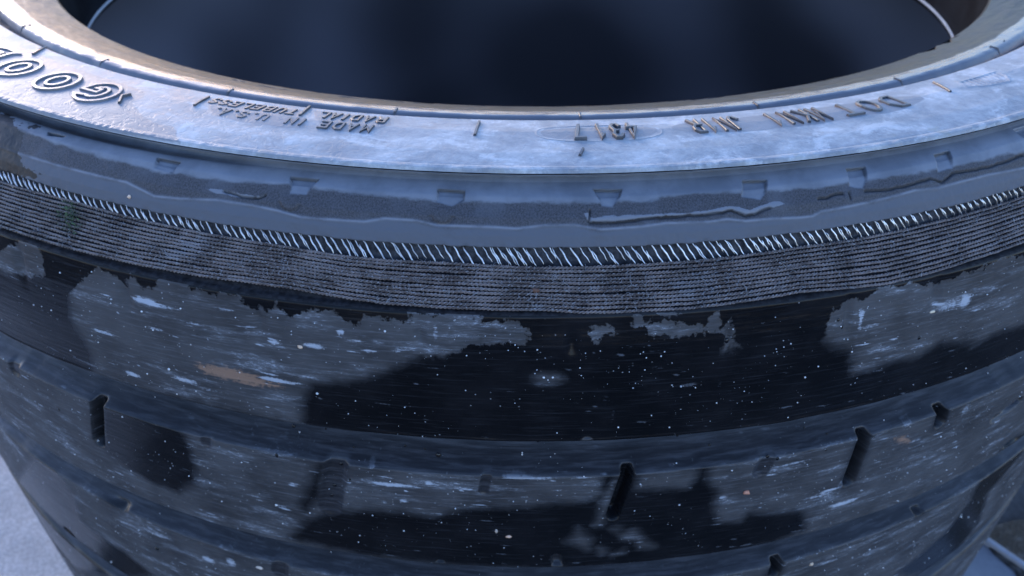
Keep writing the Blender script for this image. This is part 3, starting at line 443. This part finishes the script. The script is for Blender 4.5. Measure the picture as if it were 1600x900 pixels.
skin('shoulder', sh, TH, h_sho, M_SHO, TY, {
    'smooth': lambda T, s: np.maximum.reduce([smf(T) - s] + [sdf(q, T, s, .01) * 1.5 for q in D['notch']]),
    'low': lambda T, s: sst(s - d_interp('wave')(T), -.002, .004),
    'streak': lambda T, s: np.maximum(sdf(D['streak'], T, s, .01), sdf(D['streak2'], T, s, .01)),
    'wave': lambda T, s: np.exp(-((s - d_interp('wave')(T)) / .0009) ** 2),
    'crack_and_shade': crack_notch_shade,
    'blotch': lambda T, s: sst(-T, 24.3, 29) * .75 * sst(s, .235, .25) + sst(-T, 15, 24) * .30 * sst(s, .262, .28)})

# rubber bed beneath wires and cords
def h_belt(T, SS):
    Tw = (T + 180) % 360 - 180; th = np.radians(Tw)
    h = -.0030 * sst(SS, sD + .0006, sD + .0018) * (1 - sst(SS, sE - .001, sE + .004))
    return h + .0008 * fbm(th * 150, SS * 400, 12, 3) * sst(SS, sD + .001, sD + .002) * (1 - sst(SS, sE, sE + .004))
sbt = np.arange(sD + .0010, sE + .0050, .0009)
skin('belt_edge', sbt, TH_MED, h_belt, M_BELT, TY)

# tread
_zF = lambda z: float(np.interp(-z, -PROF[29:, 1], S[29:]))
GROOVES = [(_zF(0.0), .043, .034), (_zF(-.1676), .041, .034), (_zF(-.3615), .040, .031), (_zF(-.50), .020, .014)]
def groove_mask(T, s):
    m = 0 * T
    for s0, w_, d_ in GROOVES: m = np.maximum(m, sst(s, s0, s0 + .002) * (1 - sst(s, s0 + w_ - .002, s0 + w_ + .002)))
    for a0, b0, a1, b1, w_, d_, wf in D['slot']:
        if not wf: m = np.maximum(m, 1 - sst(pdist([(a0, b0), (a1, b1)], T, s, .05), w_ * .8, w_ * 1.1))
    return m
def h_tread(T, SS):
    Tw = (T + 180) % 360 - 180; th = np.radians(Tw)
    h = .0010 * fbm(th * 9, SS * 14, 41, 3) + .00022 * fbm(th * 40, SS * 420, 43, 3)
    h = h * sst(SS, sE + .002, sE + .02)
    for s0, w_, d_ in GROOVES:
        e = .0012 * fbm(th * 26, 0 * th + s0, 51, 3)
        q = (SS - s0 - e) / w_
        g = sst(q, 0, .10) * np.clip(1 - ((np.clip(q, .10, 1) - .10) / .9) ** 3.0, 0, 1)
        h = h - d_ * g * (q < 1) + .0007 * np.exp(-((q + .03) / .03) ** 2) + .0005 * np.exp(-((q - 1.02) / .06) ** 2)
    ring = 1.0 + 0 * T
    for s0, w_, d_ in GROOVES: ring = ring * (1 - sst(SS, s0 - .004, s0 - .002) * (1 - sst(SS, s0 + w_ * .90, s0 + w_ * 1.02)))
    for a0, b0, a1, b1, w_, d_, wf in D['slot']:
        d = pdist([(a0, b0), (a1, b1)], Tw, SS, .05)
        h = h - ring * d_ * (1 - sst(d, w_ * .40, w_ * 1.10)) * (1. if wf else (1 - .65 * sst(SS, b0, b1)))
    for a0, b0, rx, ry in D['dimple']:
        q = ((Tw - a0) * K / rx) ** 2 + ((SS - b0) / (ry + .006)) ** 2; h = h - .0035 * np.exp(-q * 1.2)
    return h
def dry_field(T, s):
    d = np.full(T.shape, -.02, np.float32)
    for q in D['dry']: d = np.maximum(d, sdf(q, T, s))
    low = np.clip((s - sF) * 1.0, -.03, .02)
    d = np.where(s > sF, np.maximum(low + .012, -.03), d)
    out = (np.abs(T) > 45); d = np.where(out & (s < sF), .012 * np.sin(T * .21) - .004, d)
    for q in D['wet']: d = np.minimum(d, -sdf(q, T, s))
    for q in D['dry2']: d = np.maximum(d, sdf(q, T, s))
    for a0, b0, a1, b1, w_, d_, wf in D['slot']:
        v = pdist([(a0, b0), (a1, b1)], T, s, .05)
        if wf: d = np.minimum(d, v - w_ * 1.1)
    return d
def scuff_field(T, s):
    o = np.zeros(T.shape, np.float32)
    for t0, s0, rx, ry, st in D['scuff']:
        m = (np.abs(T - t0) < rx * 3) & (np.abs(s - s0) < ry * 3 + .002)
        o[m] += st * 1.3 * np.exp(-np.abs((T[m] - t0) / rx) ** 2.5 - ((s[m] - s0) / ry) ** 2)
    r = np.random.default_rng(3)
    for k in range(1500):
        t0 = r.uniform(-45, 45); s0 = r.uniform(.37, 1.05); rx = r.uniform(.06, .5); ry = r.uniform(.0007, .0011); st = r.uniform(.3, 1.3)
        m = (np.abs(T - t0) < rx * 3) & (np.abs(s - s0) < ry * 3)
        x = (T[m] - t0) / rx
        o[m] += st * np.exp(-np.abs(x) ** 2 - ((s[m] - s0 - .0004 * x) / ry) ** 2)
    return np.clip(o, 0, 1.5)
def stain_field(T, s):
    return np.maximum(sdf(D['stain'][0], T, s, .01), sdf(D['stain'][1], T, s, .01))
st_ = np.concatenate([np.arange(sE + .0045, .78, .0010), np.arange(.78, S[-1] + .001, .0020)])
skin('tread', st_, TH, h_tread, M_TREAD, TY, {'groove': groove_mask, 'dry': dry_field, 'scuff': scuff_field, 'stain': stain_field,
     'jag': lambda T, s: 1 - .62 * sst(s, .372, .392) + .0 * T})
zb = float(PROF[-1, 1]); rb = float(PROF[-1, 0])
revolve('lower_sidewall', [(rb, zb), (rb - .004, zb - .02), (.982, -.665), (.968, -.695), (.940, -.718), (.900, -.729), (.850, -.731), (.800, -.722), (.770, -.705), (.735, -.690), (.7225, -.680), (.716, -.600)], 360, M_LETTER, TY)
revolve('inner_liner', [(.7183, .0525), (.730, .058), (.760, .085), (.800, .125), (.850, .155), (.890, .158), (.925, .130), (.948, .070), (.958, .0), (.962, -.12), (.963, -.26), (.962, -.42), (.958, -.53), (.945, -.60), (.915, -.665), (.870, -.690), (.820, -.665), (.770, -.625), (.716, -.598)], 360, M_LINER, TY)

# ---- twisted nylon cords, each one its own part
def cord(j, frac, loose=0.0):
    thd = np.arange(-52, 52, .040); per = .37 * random.uniform(.96, 1.04); ph0 = random.uniform(0, 6)
    far = np.arange(52, 308, 1.5)
    th = np.concatenate([thd, far]); tw = (th + 180) % 360 - 180
    rnd = fbm(np.radians(tw) * 18 + j * 9, 0 * tw + j, 60 + j, 3)
    s1 = d2f(tw) + .0016; s2 = ef(tw) + .0002
    s = s1 + (s2 - s1) * frac + .0007 * rnd + .0004 * fbm(np.radians(tw) * 120, 0 * tw + j, 80 + j, 2) + loose
    amp = .00066 * np.where(np.abs(tw) < 52, 1, 0); ph = 2 * np.pi * tw / per + ph0 + 1.5 * rnd
    hb = -.0002 + .0004 * fbm(np.radians(tw) * 30, 0 * tw, 90 + j, 3)
    V = []; F = []; n = len(th); k = 6; off = 0
    for q in (0, 1):
        a = ph + q * np.pi
        ds = amp * np.cos(a); dh = amp * np.sin(a) + hb
        rad = np.where(np.abs(tw) < 52, .00078, .0011) * (1 + .22 * fbm(np.radians(tw) * 400, 0 * tw + q, 7 + j, 2))
        nr, nz = prof_n(s); r0, z0 = prof_at(s + ds); r0 = r0 + nr * dh; z0 = z0 + nz * dh
        for c in range(k):
            b = 2 * np.pi * c / k; cs, sn = math.cos(b), math.sin(b)
            rr = r0 + rad * (nr * cs - nz * sn); zz = z0 + rad * (nz * cs + nr * sn)
            V.append(np.stack([rr * np.sin(np.radians(th)), -rr * np.cos(np.radians(th)), zz], -1))
        i = np.arange(n); i2 = (i + 1) % n
        for c in range(k):
            c2 = (c + 1) % k
            F.append(np.stack([off + c * n + i, off + c * n + i2, off + c2 * n + i2, off + c2 * n + i], -1))
        off += k * n
    link('nylon_cord', np.concatenate(V), np.concatenate(F), M_CORD, TY)
NC = 12
for j in range(NC): cord(j, j / (NC - 1))

# frayed fluff along the cords
def fluff():
    V = []; F = []
    for k in range(800):
        t0 = random.uniform(-38, 38); f = random.random(); s0 = float(d2f(t0)) + f * float(ef(t0) - d2f(t0)) 
        p, a, b, n = frame(t0, s0); L = random.uniform(.002, .006); ang = random.uniform(0, 6.28)
        d = a * math.cos(ang) + b * math.sin(ang); side = np.cross(n, d) * random.uniform(.0001, .00022)
        pts = [p + d * L * (q - .5) + n * (.0012 + .0016 * math.sin(q * math.pi) * random.random()) + np.cross(n, d) * L * .25 * math.sin(q * 4 + k) for q in (0, .33, .66, 1)]
        i0 = len(V)
        for q in pts: V += [q + side, q - side, q + n * .0002]
        for q in range(3):
            for c in range(3): F.append([i0 + q * 3 + c, i0 + q * 3 + (c + 1) % 3, i0 + q * 3 + 3 + (c + 1) % 3, i0 + q * 3 + 3 + c])
    o = link('frayed_fibre', V, F, mat_plain('frayed_fibre', (.16, .17, .20), .6, 300, (.34, .36, .40), .0001), TY)
    o['kind'] = 'stuff'
fluff()

# ---- cut steel belt wires: short bright slanted ends in the dark slot
def wire_geo(t0):
    V = []; F = []
    s_a = sD + .0014 + random.uniform(-.0003, .0012); s_b = float(d2f(t0)) + .0016 + random.uniform(-.0015, .0012)
    if s_b - s_a < .008: s_b = s_a + .008
    run = 22.0 * (s_b - s_a) * 1.75 + random.uniform(-.05, .05)
    strands = [(0, random.uniform(.85, 1.2), 0, 1)]
    q = random.random()
    if q < .45: strands = [(-.045, .75, 0, random.uniform(.6, 1)), (.045, .75, random.uniform(.0, .3), 1)]
    if q > .9: strands = [(0, .6, 0, .8)]
    for dt, rs, f0, f1 in strands:
        n = 7; k = 6; i0 = len(V)
        for i in range(n):
            f = f0 + (f1 - f0) * i / (n - 1); s = s_a + (s_b - s_a) * f
            th = t0 + dt + run * f + .02 * math.sin(i * 1.7 + t0 * 9)
            p, a, b, nn = frame(th, s); ax = a * math.cos(.75) - b * math.sin(.75)
            side = np.cross(nn, ax); rad = .00080 * rs * (math.sin(math.pi * (.12 + .80 * i / (n - 1))) ** .6)
            c0 = p + nn * (-.0008 + .0010 * math.sin(math.pi * f))
            for c in range(k):
                g = 2 * math.pi * c / k; V.append(c0 + side * rad * math.cos(g) + nn * rad * math.sin(g))
        for i in range(n - 1):
            for c in range(k): F.append([i0 + i * k + c, i0 + i * k + (c + 1) % k, i0 + (i + 1) * k + (c + 1) % k, i0 + (i + 1) * k + c])
        F.append([i0 + c for c in range(k)][::-1]); F.append([i0 + (n - 1) * k + c for c in range(k)])
    return V, F
ths = []; t_ = -60.0
while t_ < 300: ths.append(t_ if t_ < 180 else t_ - 360); t_ += .400 * random.uniform(.82, 1.2)
near = [t for t in ths if abs(t + .8) < 20.4][:100]; rest = [t for t in ths if t not in near]
for t in near:
    V, F = wire_geo(t); link('steel_wire', V, F, M_STEEL, TY)
VV = []; FF = []
for t in rest:
    V, F = wire_geo(t); n0 = len(VV); VV += V; FF += [[i + n0 for i in f] for f in F]
link('steel_wires', VV, FF, M_STEEL, TY)['kind'] = 'stuff'

# ---- raised lettering, drawn as ridges on the sidewall
def ridge(V, F, pts, w_, h_, closed=False, base=-.0006):
    """pts in (theta, s); flat-topped ridge with mitred corners"""
    P = np.array(pts, float); rr = float(np.interp(P[:, 1].mean(), S, PROF[:, 0])); Q = P * [K * rr, 1]
    n = len(Q); L = []
    for i in range(n):
        a = Q[(i - 1) % n] if (closed or i > 0) else None; b = Q[(i + 1) % n] if (closed or i < n - 1) else None
        d1 = None if a is None else (Q[i] - a) / (np.linalg.norm(Q[i] - a) + 1e-9); d2 = None if b is None else (b - Q[i]) / (np.linalg.norm(b - Q[i]) + 1e-9)
        if d1 is None: d1 = d2
        if d2 is None: d2 = d1
        t = d1 + d2; t /= np.linalg.norm(t) + 1e-9; nn = np.array([-t[1], t[0]])
        m = 1 / max(.45, float(nn @ np.array([-d1[1], d1[0]]))); ext = np.zeros(2)
        if not closed and i == 0: ext = -t * w_ * .5
        if not closed and i == n - 1: ext = t * w_ * .5
        L.append((Q[i] + ext, nn * m))
    i0 = len(V)
    for q, nn in L:
        for off, hh in ((-.62, base), (-.5, h_ * .8), (-.40, h_), (.40, h_), (.5, h_ * .8), (.62, base)):
            c = q + nn * off * w_; V.append(surf(c[0] / (K * rr), c[1], hh))
    m = n if closed else n - 1
    for i in range(m):
        a = i0 + i * 6; b = i0 + ((i + 1) % n) * 6
        for c in range(5): F.append([a + c, b + c, b + c + 1, a + c + 1])
    if not closed:
        F.append([i0 + c for c in range(6)]); F.append([i0 + (n - 1) * 6 + c for c in range(6)][::-1])
def arc(cx, cy, rx, ry, a0, a1, n=8):
    return [(cx + rx * math.cos(math.radians(a0 + (a1 - a0) * i / n)), cy + ry * math.sin(math.radians(a0 + (a1 - a0) * i / n))) for i in range(n + 1)]
G_ = {
 'A': [[(0, 0), (.5, 1), (1, 0)], [(.2, .34), (.8, .34)]], 'B': [[(0, 0), (0, 1), (.7, 1), (.95, .86), (.95, .66), (.7, .53), (0, .53)], [(.7, .53), (1, .38), (1, .14), (.7, 0), (0, 0)]],
 'D': [[(0, 0), (0, 1), (.55, 1), (1, .72), (1, .28), (.55, 0), (0, 0)]], 'E': [[(1, 1), (0, 1), (0, 0), (1, 0)], [(0, .52), (.8, .52)]],
 'I': [[(.5, 0), (.5, 1)]], 'L': [[(0, 1), (0, 0), (1, 0)]], 'M': [[(0, 0), (0, 1), (.5, .35), (1, 1), (1, 0)]], 'N': [[(0, 0), (0, 1), (1, 0), (1, 1)]],
 'R': [[(0, 0), (0, 1), (.7, 1), (1, .85), (1, .65), (.7, .5), (0, .5)], [(.5, .5), (1, 0)]], 'S': [[(1, .82), (.72, 1), (.28, 1), (0, .82), (0, .66), (1, .36), (1, .18), (.72, 0), (.28, 0), (0, .18)]],
 'T': [[(0, 1), (1, 1)], [(.5, 1), (.5, 0)]], 'U': [[(0, 1), (0, .25), (.28, 0), (.72, 0), (1, .25), (1, 1)]], 'K': [[(0, 0), (0, 1)], [(1, 1), (0, .42)], [(.3, .6), (1, 0)]],
 'O': [arc(.5, .5, .5, .5, 0, 360, 16)], 'J': [[(1, 1), (1, .22), (.7, 0), (.3, 0), (0, .22)]], '1': [[(.2, .8), (.5, 1), (.5, 0)]], '.': [[(.45, 0), (.55, .06)]],
 '4': [[(.75, 0), (.75, 1), (0, .3), (1, .3)]], '3': [[(0, .85), (.3, 1), (.75, 1), (1, .8), (.75, .54), (.4, .54)], [(.75, .54), (1, .3), (1, .16), (.7, 0), (.25, 0), (0, .15)]], '7': [[(0, 1), (1, 1), (.35, 0)]]}
def word(chars, centres, s0, s1, wid, sw, h_, slant=0., label=None):
    """letters read from outside the tyre: top points outwards (+s), right is -theta"""
    V = []; F = []
    for ch, c in zip(chars, centres):
        for line in G_[ch]:
            pts = [(c - (x - .5) * wid - slant * (y - .5), s0 + (s1 - s0) * y) for x, y in line]
            cl = np.hypot(pts[0][0] - pts[-1][0], pts[0][1] - pts[-1][1]) < 1e-6
            ridge(V, F, pts[:-1] if cl else pts, sw, h_, cl)
    o = link('raised_lettering', V, F, M_LETTER, TY, smooth=False)
    if label: o['label'] = label
    return o
word('TUBELESS', [-13.45, -14.2, -14.95, -15.72, -16.45, -17.2, -17.95, -18.65], .1340, .1470, .42, .0021, .0014, 0, 'small raised word TUBELESS')
word('RADIAL', [-7.95, -8.75, -9.5, -10.15, -10.8, -11.5], .1320, .1465, .42, .0021, .0014, 0, 'small raised word RADIAL')
word('MADE', [-8.35, -9.2, -10.0, -10.8], .1560, .168, .44, .0021, .0014, 0, 'small raised word MADE')
word('IN', [-12.15, -12.8], .1560, .167, .42, .0021, .0014, 0, 'small raised word IN')
word('U.S.A.', [-14.5, -15.15, -15.8, -16.4, -17.0, -17.55], .1560, .167, .40, .0021, .0014, 0, 'small raised letters U.S.A.')
word('4317', [6.35, 5.45, 4.5, 3.35], .1425, .170, .46, .0028, .0028, 0, 'stamped date code 4317 in an oval')
word('DOT', [23.0, 21.3, 19.7], .1405, .165, .95, .0030, .0019, 0, 'worn raised letters DOT')
word('MKN1', [17.7, 16.8, 15.8, 14.75], .1405, .1665, .52, .0024, .0022, 0, 'worn raised plant code')
word('JN1R', [12.5, 11.75, 10.85, 10.1], .1395, .167, .48, .0024, .0022, 0, 'worn raised size code')
def outline(name, loops, label=None, w_=.0033, h_=.0017):
    V = []; F = []
    for l in loops: ridge(V, F, l, w_, h_, True)
    o = link(name, V, F, M_BIGL, TY, smooth=False)
    if label: o['label'] = label
# large outlined letters (bold forms drawn by their contour)
def big(ch, c, s0=.1515, s1=.1925, wid=2.55, sl=.15):
    def mp(pts): return [(c - (x - .5) * wid + sl * (y - .5), s0 + (s1 - s0) * y) for x, y in pts]
    E_ = lambda cx, cy, rx, ry, n=20: arc(cx, cy, rx, ry, 0, 360, n)[:-1]
    if ch == 'O': L = [E_(.5, .5, .5, .5), E_(.5, .5, .22, .27, 14)]
    elif ch == 'G':
        L = [arc(.5, .5, .5, .5, 35, 325, 16) + [(.98, .52), (.52, .52), (.52, .36), (.70, .36), (.66, .28)] + arc(.5, .5, .22, .27, 305, 60, 10)]
    elif ch == 'D': L = [[(0, 0), (.5, 0)] + arc(.45, .5, .55, .5, -80, 80, 10) + [(0, 1), (.1, .9), (.1, .1)], [(.32, .22), (.45, .22)] + arc(.45, .5, .26, .28, -70, 70, 8) + [(.32, .78)]]
    elif ch == 'Y': L = [[(0, 1), (.32, 1), (.5, .68), (.68, 1), (1, 1), (.64, .42), (.64, 0), (.36, 0), (.36, .42)]]
    elif ch == 'E': L = [[(0, 0), (.95, 0), (.95, .3), (.35, .25), (.35, .4), (.7, .4), (.7, .6), (.35, .6), (.35, .78), (.95, .72), (.95, 1), (0, 1)]]
    elif ch == 'A': L = [[(0, 0), (.35, 0), (.4, .2), (.62, .2), (.66, 0), (1, 0), (.68, 1), (.34, 1)], [(.44, .38), (.58, .38), (.52, .7)]]
    else: L = [[(0, 0), (.3, 0), (.3, .35), (.45, .35), (.68, 0), (1, 0), (.78, .4), (.98, .7), (.7, 1), (0, 1)], [(.3, .55), (.55, .55), (.62, .68), (.55, .8), (.3, .8)]]
    outline('raised_letter', [mp(l) for l in L], 'large outlined letter ' + ch)
for ch, c in zip('GOODYEAR', (-25.6, -29.15, -33.1, -36.9, -40.8, -44.6, -48.4, -52.2)): big(ch, c)

# ---- thin moulded vent ribs across bead and sidewall
def rib(pts, w_=.0016, h_=.0030):
    V = []; F = []; ridge(V, F, pts, w_, h_); link('vent_rib', V, F, M_LETTER, TY, smooth=False)
for k in range(-5, 6):
    t0 = 4 + 12 * k
    rib([(t0, .072), (t0, .078), (t0, .086)], .0020, .0014)
rib([(42.1, .074), (42.1, .086)], .0016, .0014); rib([(-43.6, .074), (-43.6, .086)], .0016, .0014)
for p_ in [((-36.4, .121), (-35.2, .141)), ((-19.5, .134), (-19.2, .158)), ((-13.0, .122), (-12.75, .147)), ((-2.3, .131), (-2.35, .163)), ((3.3, .190), (3.1, .199)), ((28.2, .132), (27.4, .158)), ((-23.75, .162), (-23.95, .168), (-23.35, .180))]:
    a = p_[0]; b = p_[-1]; rib([a] + [((a[0] + b[0]) / 2, (a[1] + b[1]) / 2)] * (len(p_) == 2) + list(p_[1:]), .0020, .0020)
V = []; F = []; ridge(V, F, ell(1.0, 8.0, .1385, .1735, 40), .0013, .00025, True); link('oval_border', V, F, M_SIDE, TY)

# ------------------------------------------------------------------ loose things on the tyre
def blob(th, s, rx, ry, h_, seed=0, lift=0., n=10, rough=.18):
    """small rounded grain resting on the skin, returns verts and faces; built on the tread's real height"""
    hh = float(h_tread(np.array([[float(th)]]), np.array([[float(s)]]))[0, 0]) if s > sE else (float(h_sho(np.array([[float(th)]]), np.array([[float(s)]]))[0, 0]) if s < sD else 0.)
    p, a, b, nn = frame(th, s); r = random.Random(seed); V = []; F = []; rings = 4
    ph = r.uniform(0, 6.28); ca, sa = math.cos(ph), math.sin(ph)
    for i in range(rings):
        el = -.35 + (math.pi / 2 + .35) * i / rings
        for k in range(n):
            g = 2 * math.pi * k / n; q = 1 + r.uniform(-rough, rough)
            x = rx * math.cos(g) * math.cos(el) * q; y = ry * math.sin(g) * math.cos(el) * q
            V.append(p + a * (x * ca - y * sa if rx == ry else x) + b * (x * sa + y * ca if rx == ry else y) + nn * (hh + lift + h_ * math.sin(el) * (1 + r.uniform(-rough, rough))))
    V.append(p + nn * (hh + lift + h_))
    for i in range(rings - 1):
        for k in range(n): F.append([i * n + k, i * n + (k + 1) % n, (i + 1) * n + (k + 1) % n, (i + 1) * n + k])
    for k in range(n): F.append([(rings - 1) * n + k, (rings - 1) * n + (k + 1) % n, rings * n])
    F.append(list(range(n))[::-1])
    return V, F
for i, (t, s, r) in enumerate(D['speck']):
    q = r * .00036; V, F = blob(t, s, q * random.uniform(.9, 1.2), q, q * 1.1, i, n=8)
    tag(link('grit_grain', V, F, M_GRIT), 'tiny white grain of grit stuck to the worn tread', 'grit', 'white grit grains on the tread')
for i, (t, s, r) in enumerate(D['drop']):
    q = r * .00045; V, F = blob(t, s, q * .9, q * 1.2, q * .55, 100 + i, n=14, rough=.05)
    tag(link('water_drop', V, F, M_DROP), 'small dark water drop clinging to the tread beside a groove', 'water drop', 'water drops along the grooves')
VV = []; FF = []
for i in range(9000):
    t = random.gauss(0, 1); t = random.uniform(-47, 47); s = .36 + .75 * random.random() ** 1.3
    if fbm(np.array([t * .35]), np.array([s * 30.]), 77, 3)[0] < random.uniform(-.25, .55): continue
    q = .00014 + .00062 * random.random() ** 5; V, F = blob(t, s, q, q, q, i, n=5)
    n0 = len(VV); VV += V; FF += [[k + n0 for k in f] for f in F]
tag(link('fine_grit', VV, FF, M_GRIT), 'fine white grit scattered over the black tread', 'grit', kind='stuff')
def bit(name, key, rx, ry, h_, c, c2, label, cat, rough=.25, lift=0):
    V, F = blob(*D['misc'][key], rx, ry, h_, len(key) * 7, lift, 12, rough)
    tag(link(name, V, F, mat_plain(name + '_' + key, c, .55, 500, c2, .0001)), label, cat)
bit('pebble', 'pebble', .0016, .0016, .0016, (.62, .36, .22), (.85, .62, .45), 'tiny orange pebble on the grey shoulder above the steel wires, at left', 'pebble')
bit('stone_chip', 'orange', .0034, .0022, .0022, (.42, .17, .11), (.60, .30, .2), 'reddish stone chip on the lower tread rib, right of centre', 'stone chip', .35)
bit('seed', 'seed', .0030, .0012, .0012, (.62, .48, .32), (.8, .68, .5), 'slim tan seed on the dry patch of tread at right', 'seed', .1)
bit('dirt_crumb', 'brown', .0028, .0018, .0020, (.10, .05, .035), (.2, .11, .08), 'dark brown crumb of dirt lodged among the nylon cords', 'dirt', .35, .0008)
bit('stone_chip', 'tan1', .0030, .0016, .0014, (.50, .30, .2), (.7, .48, .36), 'orange tan chip, the larger of two close together on the dark wet rib', 'stone chip', .3)
bit('stone_chip', 'tan2', .0014, .0026, .0014, (.40, .33, .28), (.6, .5, .44), 'greyish tan chip, the smaller of two close together on the dark wet rib', 'stone chip', .3)
bit('stone_chip', 'tan3', .0022, .0024, .0018, (.6, .44, .3), (.78, .62, .48), 'pale tan chip near the bottom edge of the view, right of centre', 'stone chip', .3)
bit('stone_chip', 'tan4', .0042, .0020, .0016, (.5, .4, .32), (.7, .62, .55), 'flat pale chip near the bottom edge of the view, left of centre', 'stone chip', .3)
bit('stone_chip', 'amber', .0022, .0015, .0015, (.6, .38, .24), (.75, .55, .4), 'amber chip on the dry upper rib, left of centre', 'stone chip', .3)

def moss():
    V = []; F = []; (ta, sa), (tb, sb_) = D['misc']['moss0'], D['misc']['moss1']
    for k in range(170):
        f = random.random(); t = ta + (tb - ta) * f + random.gauss(0, .35); s = sa + (sb_ - sa) * f + random.gauss(0, .003)
        p, a, b, nn = frame(t, s); ang = random.uniform(0, 6.28); d = (a * math.cos(ang) + b * math.sin(ang)) * random.uniform(.0009, .0026)
        side = np.cross(nn, d) * .22; up = nn * random.uniform(.0008, .0035); i0 = len(V)
        base = p + nn * .0008
        V += [base + side * .4, base + d * .5 + side + up * .7, base + d + up, base + d * .5 - side + up * .7, base - side * .4, base + d * .5 + up * .9]
        F += [[i0, i0 + 1, i0 + 5, i0 + 4], [i0 + 1, i0 + 2, i0 + 5], [i0 + 4, i0 + 5, i0 + 3], [i0 + 5, i0 + 2, i0 + 3]]
    tag(link('moss_tuft', V, F, mat_plain('moss', (.035, .06, .03), .6, 300, (.09, .15, .06), .0001)), 'small tuft of green moss caught on the cords at left', 'moss')
moss()
